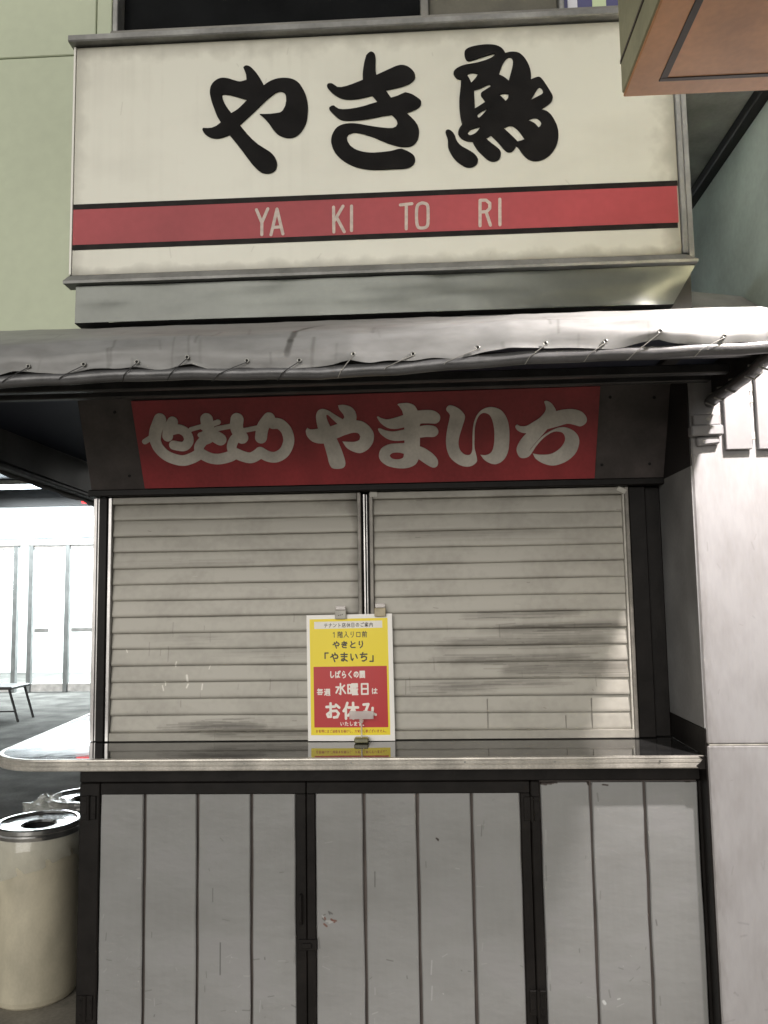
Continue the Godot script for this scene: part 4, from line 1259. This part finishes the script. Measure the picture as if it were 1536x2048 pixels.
	# YA KI TO RI
	for k in LATIN:
		var paths := []
		var ws := []
		for st in LATIN[k]:
			var ln := outline(st, false, 5 if k == "O" else 1)
			if ln.size() > 4:
				var half := ln.size() / 2
				paths.append(ln.slice(0, half + 1))
				paths.append(ln.slice(half))
				ws.append(0.0098)
			else: paths.append(ln)
			ws.append(0.0098)
		var s := shape()
		for pc in joined_strokes(paths, ws): s.prism(pc[0], pc[1], 0.0008, sign_lift(0.3018))
		obj("latin_letter", s, M.latin, t)


func build_red_sign() -> void:
	var t := thing("shop_name_board", "dark red name board with cream lettering tilted under the awning", "sign board", Vector3(-0.2, 1.872, 0.06))
	var up := Vector3(0, 0.90834153, 0.4182292)
	var out := Vector3(0, -0.4182292, 0.90834153)
	var o := Vector3(0, 1.872, 0.057)
	var lift := func(x: float, y: float, d: float) -> Vector3: return o + Vector3(x, 0, 0) + up * y + out * d
	var face := PackedVector2Array([Vector2(-0.950, 0.002), Vector2(0.561, 0.002), Vector2(0.565, 0.308), Vector2(-0.957, 0.302)])
	obj("board", shape().prism(face, [], 0.008, func(x, y, d): return lift.call(x, y, d - 0.0085)), M.board_red, t)
	for k in ["h_ya", "h_ma", "h_i", "h_chi"]:
		var parts: Array = GLYPHS[k]
		var holes := []
		for i in range(1, parts.size()): holes.append(outline(parts[i]))
		obj("letter", shape().prism(outline(parts[0]), holes, 0.0025, lift), M.letter_cream, t)
	var paths := []
	var ws := []
	for st in LOGO_STROKES:
		var w: PackedStringArray = st.split(";")
		ws.append(w[0].to_float() * 1.17 / 1000.0)
		paths.append(outline(w[1], false, 6))
	var s := shape()
	for pc in joined_strokes(paths, ws): s.prism(pc[0], pc[1], 0.0025, lift)
	obj("joined_lettering", s, M.letter_cream, t)


func build_shutters() -> void:
	for a in [[-1.089, -0.218, "louvred metal shutter on the corner post side, behind the notice's left half", -1], [-0.190, 0.678, "louvred metal shutter nearer the white wall, greasy and partly lit", 1]]:
		var x0: float = a[0]
		var x1: float = a[1]
		var t := thing("louvre_shutter", a[2], "shutter", Vector3((x0 + x1) / 2, 1.026, 0), "louvred shutters above the counter")
		var uvf := func(p: Vector3, _n: Vector3): return Vector2((p.x + 1.095) / 1.78, (1.862 - p.y) / 0.84)
		obj("backing", block(x0 + 0.01, x1 - 0.01, 1.03, 1.846, -0.04, -0.012, 0), M.black_flat, t)
		var stile_w := 0.013
		for e in [[x0, x0 + stile_w], [x1 - stile_w, x1]]:
			var inner: bool = absf(e[0] + 0.2) < 0.05
			var st := obj("stile", block(e[0], e[1], 1.027, 1.849, -0.03, 0.022, 0.002), M.aluminium if a[3] < 0 and e[0] < -1.0 else M.shutter_frame, t)
			if a[3] > 0 and e[1] > 0.6:
				obj("edge_bead", block(e[0] - 0.007, e[0] - 0.0005, 1.03, 1.846, -0.01, 0.018, 0.0015), M.white_plastic, st)
		var top := shape()
		top.uvf = uvf
		top.box(Vector3(x0 + stile_w, 1.825, -0.03), Vector3(x1 - stile_w, 1.849, 0.02), 0.002)
		obj("top_rail", top, M.shutter, t)
		var bot := shape()
		bot.uvf = uvf
		bot.box(Vector3(x0 + stile_w, 1.027, -0.03), Vector3(x1 - stile_w, 1.055, 0.02), 0.002)
		obj("bottom_rail", bot, M.shutter, t)
		var y := 1.055
		var count := 14
		var pitch := (1.825 - y) / count
		for k in count:
			var ya := y + pitch * k
			var xa := x0 + stile_w + 0.001
			var xb := x1 - stile_w - 0.001 - (0.007 if a[3] > 0 else 0.0)
			var s := shape()
			s.uvf = uvf
			# each slat: a sloping face that folds back under at its foot; slightly bowed, no two alike
			var segs := 14
			var jig := rng.randf_range(-0.0012, 0.0012)
			var tw := rng.randf_range(-0.0015, 0.0015)
			var ph := rng.randf() * 6.0
			var prof := [Vector2(0.0015, 0.0012), Vector2(0.005, -0.0012), Vector2(0.0075, -0.0004), Vector2(0.0088, 0.003), Vector2(0.0090, 0.010), Vector2(0.0072, 0.017), Vector2(0.0045, pitch * 0.72), Vector2(0.002, pitch * 0.93), Vector2(0.0002, pitch * 1.01)]
			var dents := []
			if rng.randf() < 0.55: dents.append([rng.randf_range(xa, xb), rng.randf_range(0.02, 0.06), rng.randf_range(-0.003, 0.002)])
			s.sheet(segs * 3, prof.size() - 1, func(u: float, w: float) -> Vector3:
				var x := lerpf(xa, xb, u)
				var p: Vector2 = prof[int(round(w * (prof.size() - 1)))]
				var d := 0.0
				for q in dents: d += q[2] * exp(-pow((x - q[0]) / q[1], 2.0))
				return Vector3(x, ya + p.y + 0.0007 * sin(x * 5.0 + ph) + tw * (u - 0.5), p.x + (jig + d + 0.0009 * sin(x * 9.0 + ph * 2.0) if p.x > 0.0 else 0.0)))
			obj("slat", s, M.shutter, t)
		if a[3] > 0:
			for q in [[0.19, 1.058, 1.155], [0.445, 1.058, 1.10], [0.53, 1.058, 1.155]]:
				obj("seam", block(q[0], q[0] + 0.0016, q[1], q[2], 0.006, 0.0122, 0.0005), M.shutter_frame, t)
			# torn white tape in the upper corner
			var tp := shape()
			tp.xf = Transform3D(Basis(Vector3.BACK, -0.5), Vector3(0.655, 1.838, 0.0215))
			tp.box(Vector3(-0.014, -0.008, 0), Vector3(0.016, 0.008, 0.0012), 0.0004)
			obj("tape_scrap", tp, M.white_plastic, t)
			obj("tape_scrap", block(-0.186, -0.162, 1.832, 1.85, 0.0222, 0.0235, 0.0004), M.white_plastic, t)
	# what shows in the gap between them
	var g := thing("shutter_centre_post", "thin metal post in the dark gap between the two shutters", "post", Vector3(-0.204, 1.026, 0.0))
	obj("post", block(-0.2115, -0.2055, 1.03, 1.845, -0.03, 0.006, 0.001), M.aluminium, g)
	obj("post", block(-0.2025, -0.1985, 1.03, 1.845, -0.03, -0.004, 0.001), M.aluminium, g)
	obj("backing", block(-0.2175, -0.1905, 1.03, 1.848, -0.04, -0.032, 0), M.black_flat, g)


func counter_outline() -> PackedVector2Array:
	# seen from above: x and z, from the wall end along the front, round the corner, along the side
	var out := PackedVector2Array()
	out.append(Vector2(0.787, 0.316))
	out.append(Vector2(0.2, 0.317))
	out.append(Vector2(-0.6, 0.317))
	var c := Vector2(-1.172, 0.117)
	for k in 17:
		var a := PI / 2 + (PI / 2 - 0.05) * k / 16.0
		out.append(c + Vector2(cos(a), sin(a)) * 0.2)
	out.append(Vector2(-1.437, -0.787))
	out.append(Vector2(-1.48, -1.5))
	return out

func build_counter() -> void:
	var t := thing("counter", "long glossy dark counter with ribbed metal edge and rounded end", "counter", Vector3(-0.3, 1.0, 0.1))
	var edge := counter_outline()
	var poly := PackedVector2Array()
	for p in edge: poly.append(p)
	poly.append_array(PackedVector2Array([Vector2(-1.124, -1.5), Vector2(-1.124, -0.045), Vector2(0.787, -0.045)]))
	var top := shape()
	var idx := Geometry2D.triangulate_polygon(poly)
	for k in range(0, idx.size(), 3):
		var a := poly[idx[k]]
		var b := poly[idx[k + 1]]
		var c := poly[idx[k + 2]]
		for y in [1.025, 0.993]:
			var up: bool = y > 1.0
			var q := [Vector3(a.x, y, a.y), Vector3(b.x, y, b.y), Vector3(c.x, y, c.y)]
			var facing: bool = (q[1] - q[0]).cross(q[2] - q[0]).y > 0
			if facing == up: top.tri(q[0], q[1], q[2])
			else: top.tri(q[0], q[2], q[1])
	obj("top", top, M.counter, t)
	# ribbed metal edging swept along the front, the corner and the side
	var prof := [Vector2(-0.012, 1.0256), Vector2(0.0, 1.0262), Vector2(0.003, 1.0245), Vector2(0.0036, 1.021), Vector2(0.0012, 1.0195), Vector2(0.0012, 1.0180), Vector2(0.0036, 1.0165), Vector2(0.0036, 1.0085), Vector2(0.0012, 1.0070), Vector2(0.0012, 1.0055), Vector2(0.0036, 1.004), Vector2(0.0036, 0.9945), Vector2(0.002, 0.9915), Vector2(-0.004, 0.9905)]
	var path := PackedVector2Array()
	for i in edge.size() - 1:
		var steps := 1 if edge[i].distance_to(edge[i + 1]) < 0.1 else 12
		for k in steps: path.append(edge[i].lerp(edge[i + 1], float(k) / steps))
	path.append(edge[edge.size() - 1])
	var s := shape()
	var norms := []
	for i in path.size():
		var d := (path[mini(i + 1, path.size() - 1)] - path[maxi(i - 1, 0)]).normalized()
		norms.append(Vector2(d.y, -d.x))
	for i in path.size() - 1:
		for j in prof.size() - 1:
			var f := func(ii: int, jj: int) -> Vector3:
				var q: Vector2 = path[ii] + norms[ii] * prof[jj].x
				return Vector3(q.x, prof[jj].y, q.y)
			s.quad(f.call(i, j), f.call(i, j + 1), f.call(i + 1, j + 1), f.call(i + 1, j))
	var strip := obj("edge_strip", s, M.edge_strip, t)
	for x in [-1.02, -0.86, -0.55, -0.232, 0.1, 0.36, 0.66]:
		obj("screw", shape().tube([Vector3(x, 1.0125, 0.3195), Vector3(x, 1.0125, 0.3222)], 0.0032, 8), M.screw, strip)
	# black paint that ran over the edge at the wall end
	var pb := shape()
	pb.sheet(10, 4, func(u: float, w: float) -> Vector3:
		var ragged: float = 0.006 * sin(w * 19.0) + 0.004 * sin(w * 43.0)
		return Vector3(lerpf(0.772 + ragged, 0.789, u), lerpf(0.989, 1.0255, w), 0.3212))
	obj("paint_smear", pb, M.black, t)


func build_orange_sign() -> void:
	var t := thing("orange_sign_box", "orange brown overhead sign box with dark inset line, jutting in at the top right", "sign box", Vector3(1.2, 2.44, 1.8))
	var x0 := 0.391
	var z0 := 1.293
	var y0 := 2.437
	var x1 := 1.9
	var z1 := 2.1
	obj("underside", block(x0 + 0.002, x1, y0, y0 + 0.006, z0, z1, 0.002), M.orange, t)
	obj("side_panel", block(x0, x0 + 0.006, y0 + 0.007, y0 + 0.5, z0, z1, 0.002), M.olive, t)
	obj("back_panel", block(x0 + 0.007, x1, y0 + 0.007, y0 + 0.5, z0, z0 + 0.006, 0.001), M.olive, t)
	obj("core", block(x0 + 0.007, x1, y0 + 0.007, y0 + 0.5, z0 + 0.007, z1, 0), M.olive, t)
	obj("seam_line", block(x0 - 0.0015, x0 + 0.004, y0 + 0.066, y0 + 0.073, z0 + 0.001, z1, 0.0005), M.brown_line, t)
	# inset dark line round the underside
	obj("inset_line", block(x0 + 0.056, x1, y0 - 0.0015, y0 + 0.004, z0 + 0.046, z0 + 0.056, 0.0005), M.brown_line, t)
	obj("inset_line", block(x0 + 0.056, x0 + 0.069, y0 - 0.0015, y0 + 0.004, z0 + 0.0565, z1, 0.0005), M.brown_line, t)
	# small shaded downlight on the back of the box, above the end of the awning
	var l := thing("downlight", "small shaded downlight on the back of the orange sign box", "lamp", Vector3(1.10, 2.760, 1.12))
	obj("arm", shape().tube([Vector3(1.10, 2.790, z0), Vector3(1.10, 2.890, 1.25), Vector3(1.10, 2.910, 1.16), Vector3(1.10, 2.820, 1.12)], 0.008, 8), M.dark_metal, l)
	obj("shade", shape().lathe(Vector3(1.10, 0, 1.12), [Vector2(0.06, 2.745), Vector2(0.062, 2.780), Vector2(0.03, 2.825), Vector2(0.005, 2.830)], 24), M.dark_metal, l)
	obj("lamp_bulb", shape().lathe(Vector3(1.10, 0, 1.12), [Vector2(0.001, 2.754), Vector2(0.024, 2.760), Vector2(0.03, 2.780), Vector2(0.02, 2.805), Vector2(0.001, 2.810)], 16), glow_mat(Color(1.0, 0.96, 0.92), 4.0), l)
	var sp := SpotLight3D.new()
	sp.name = "lamp_light"
	sp.light_color = Color(1.0, 0.965, 0.95)
	sp.light_energy = SPOT_ENERGY
	sp.light_size = 0.03
	sp.spot_angle = 71.0
	sp.spot_angle_attenuation = 0.28
	sp.spot_range = 12.0
	sp.spot_attenuation = 2.0
	sp.shadow_enabled = true
	sp.position = Vector3(0, -0.02, 0)
	sp.basis = Basis.looking_at(Vector3.DOWN, Vector3.FORWARD)
	l.add_child(sp)


func build_small_things() -> void:
	# the notice: a sheet of paper that bows a little
	var s := shape()
	s.sheet(8, 12, func(u: float, w: float) -> Vector3:
		var x := lerpf(-0.4045, -0.118, u) + lerpf(0.004, 0.0, w)
		return Vector3(x, lerpf(1.0275, 1.4375, w) + 0.003 * u * w - 0.001 * u, 0.030 + 0.006 * (1 - w) + 0.004 * sin(u * 3.1) * (1 - w)), true, 0.0006)
	# picture coordinates follow the paper itself
	var k := 0
	for i in 8:
		for j in 12:
			for c in [[0, 0], [1, 1], [1, 0], [0, 0], [0, 1], [1, 1]]:
				s.uv[k] = Vector2((i + c[0]) / 8.0, 1.0 - (j + c[1]) / 12.0)
				k += 1
			for c in 6:
				s.uv[k] = Vector2(0.01, 0.01)
				k += 1
	var n := thing("closing_notice", "yellow and red paper notice in Japanese leaning on the shutters", "notice", Vector3(-0.26, 1.026, 0.03))
	obj("paper", s, M.paper, n)
	for a in [[-0.289, 1.436, M.white_plastic, "white plastic clip on the notice's top edge, left of the gap"], [-0.157, 1.442, M.cream_plastic, "cream plastic clip on the notice's top edge, right of the gap"]]:
		var c := thing("paper_clip", a[3], "clip", Vector3(a[0], a[1], 0.034), "clips holding the notice")
		obj("jaw", block(a[0] - 0.019, a[0] + 0.019, a[1] - 0.012, a[1] + 0.017, 0.0325, 0.042, 0.002), a[2], c)
		obj("lever", block(a[0] - 0.017, a[0] + 0.017, a[1] + 0.0172, a[1] + 0.032, 0.024, 0.036, 0.002), M.clear, c)
		if a[0] < -0.2:
			for q in 3: obj("scribble", block(a[0] - 0.008 + q * 0.006, a[0] - 0.004 + q * 0.006, a[1] - 0.001 + q * 0.001, a[1] + 0.0015 + q * 0.001, 0.0421, 0.0424, 0), M.brown_line, c)
	var st := thing("card_stand", "small clear card holder on a block, standing on the counter before the notice", "card holder", Vector3(-0.222, 1.0265, 0.06))
	obj("base", block(-0.245, -0.199, 1.0266, 1.042, 0.044, 0.080, 0.003), mat(lin(0.22, 0.21, 0.11), 0.25, 0, M.soft, 0.1), st)
	obj("stem", shape().tube([Vector3(-0.222, 1.041, 0.062), Vector3(-0.222, 1.088, 0.062)], 0.0032, 8), M.acrylic, st)
	obj("grip", shape().lathe(Vector3(-0.222, 0, 0.062), [Vector2(0.003, 1.086), Vector2(0.007, 1.090), Vector2(0.007, 1.099), Vector2(0.002, 1.103)], 12), M.acrylic, st)
	obj("card", block(-0.261, -0.182, 1.100, 1.126, 0.0605, 0.0635, 0.001), M.clear, st)


func build_bins() -> void:
	var c := Vector3(-1.535, 0, -0.47)
	var t := thing("waste_bin", "cream cylindrical waste bin with steel ring lid, nearer the camera", "waste bin", c, "waste bins beside the stall")
	var r := 0.152
	obj("body", shape().lathe(c, [Vector2(0.0, 0.004), Vector2(r - 0.012, 0.004), Vector2(r - 0.004, 0.012), Vector2(r, 0.03), Vector2(r, 0.615), Vector2(r - 0.012, 0.617), Vector2(r - 0.012, 0.2), Vector2(0, 0.2)], 56), M.bin_cream, t)
	obj("ring_lid", shape().lathe(c, [Vector2(r + 0.001, 0.604), Vector2(r + 0.007, 0.606), Vector2(r + 0.008, 0.618), Vector2(r + 0.005, 0.624), Vector2(r + 0.008, 0.629), Vector2(r + 0.007, 0.641), Vector2(r + 0.001, 0.647), Vector2(r - 0.010, 0.647), Vector2(r - 0.016, 0.640), Vector2(r - 0.030, 0.636), Vector2(0.068, 0.632), Vector2(0.062, 0.624)], 64), M.steel, t)
	obj("inside", shape().lathe(c, [Vector2(0.066, 0.620), Vector2(0.06, 0.56), Vector2(0.0, 0.54)], 32), M.hole, t)
	var bag := func(i: int, a: float) -> Vector2:
		var f := clampf(i / 6.0, 0, 1)
		return Vector2((0.008 * sin(a * 9.0 + i * 0.5) + 0.006 * sin(a * 19.0 + 1.0 + i * 0.8) + 0.002 * sin(a * 31.0 - i * 0.6)) * f, (0.03 * sin(a * 2.0 + 0.6) + 0.006 * sin(a * 5.0)) * f)
	var bp := []
	for k in 8: bp.append(Vector2(r + 0.006 + 0.008 * sin(k * 0.45), 0.606 - k * 0.0155))
	bp.reverse()
	obj("liner_bag", shape().lathe(c, bp, 120, func(i: int, a: float) -> Vector2: return bag.call(7 - i, a)), M.bag, t)
	# the second bin is a copy further back
	var d: Node3D = t.duplicate()
	d.name = "waste_bin_001"
	add_child(d)
	d.position = Vector3(-1.515, 0, -0.885)
	d.rotation.y = 2.1
	tag(d, "cream cylindrical waste bin with steel ring lid, farther back and half hidden", "waste bin", "waste bins beside the stall")
	# a loose bag bulging between the two
	var b := thing("plastic_bag", "crumpled clear plastic bag bulging between the two bins", "plastic bag", Vector3(-1.6, 0.52, -0.7))
	var nb := noise_bytes(128, 0.06, 61, 4)
	var s := shape()
	s.sheet(28, 16, func(u: float, w: float) -> Vector3:
		var a := u * TAU
		var e := w * PI
		var k: float = 0.1 + 0.07 * (nb[int(u * 127) % 127 + 128 * int(w * 120)] / 255.0 - 0.5)
		return Vector3(-1.60 + cos(a) * sin(e) * k * 1.1, 0.60 - cos(e) * k * 0.8, -0.70 - sin(a) * sin(e) * k))
	obj("film", s, M.bag, b)


func build_bench() -> void:
	var t := thing("bench", "dark metal framed bench standing on the paving left of the glass doors", "bench", Vector3(-5.6, 0, -7.6))
	obj("seat", block(-6.7, -5.2, 0.40, 0.435, -7.95, -7.46, 0.008), M.dark_metal, t)
	for p in [[-5.25, -7.5, -0.09], [-5.25, -7.9, -0.09], [-6.6, -7.5, 0.09], [-6.6, -7.9, 0.09]]:
		obj("leg", shape().tube([Vector3(p[0], 0.40, p[1]), Vector3(p[0] - p[2] * 1.4, 0.0, p[1])], 0.016, 8), M.dark_metal, t)
	obj("stretcher", shape().tube([Vector3(-6.6, 0.13, -7.5), Vector3(-5.17, 0.13, -7.5)], 0.01, 8), M.dark_metal, t)
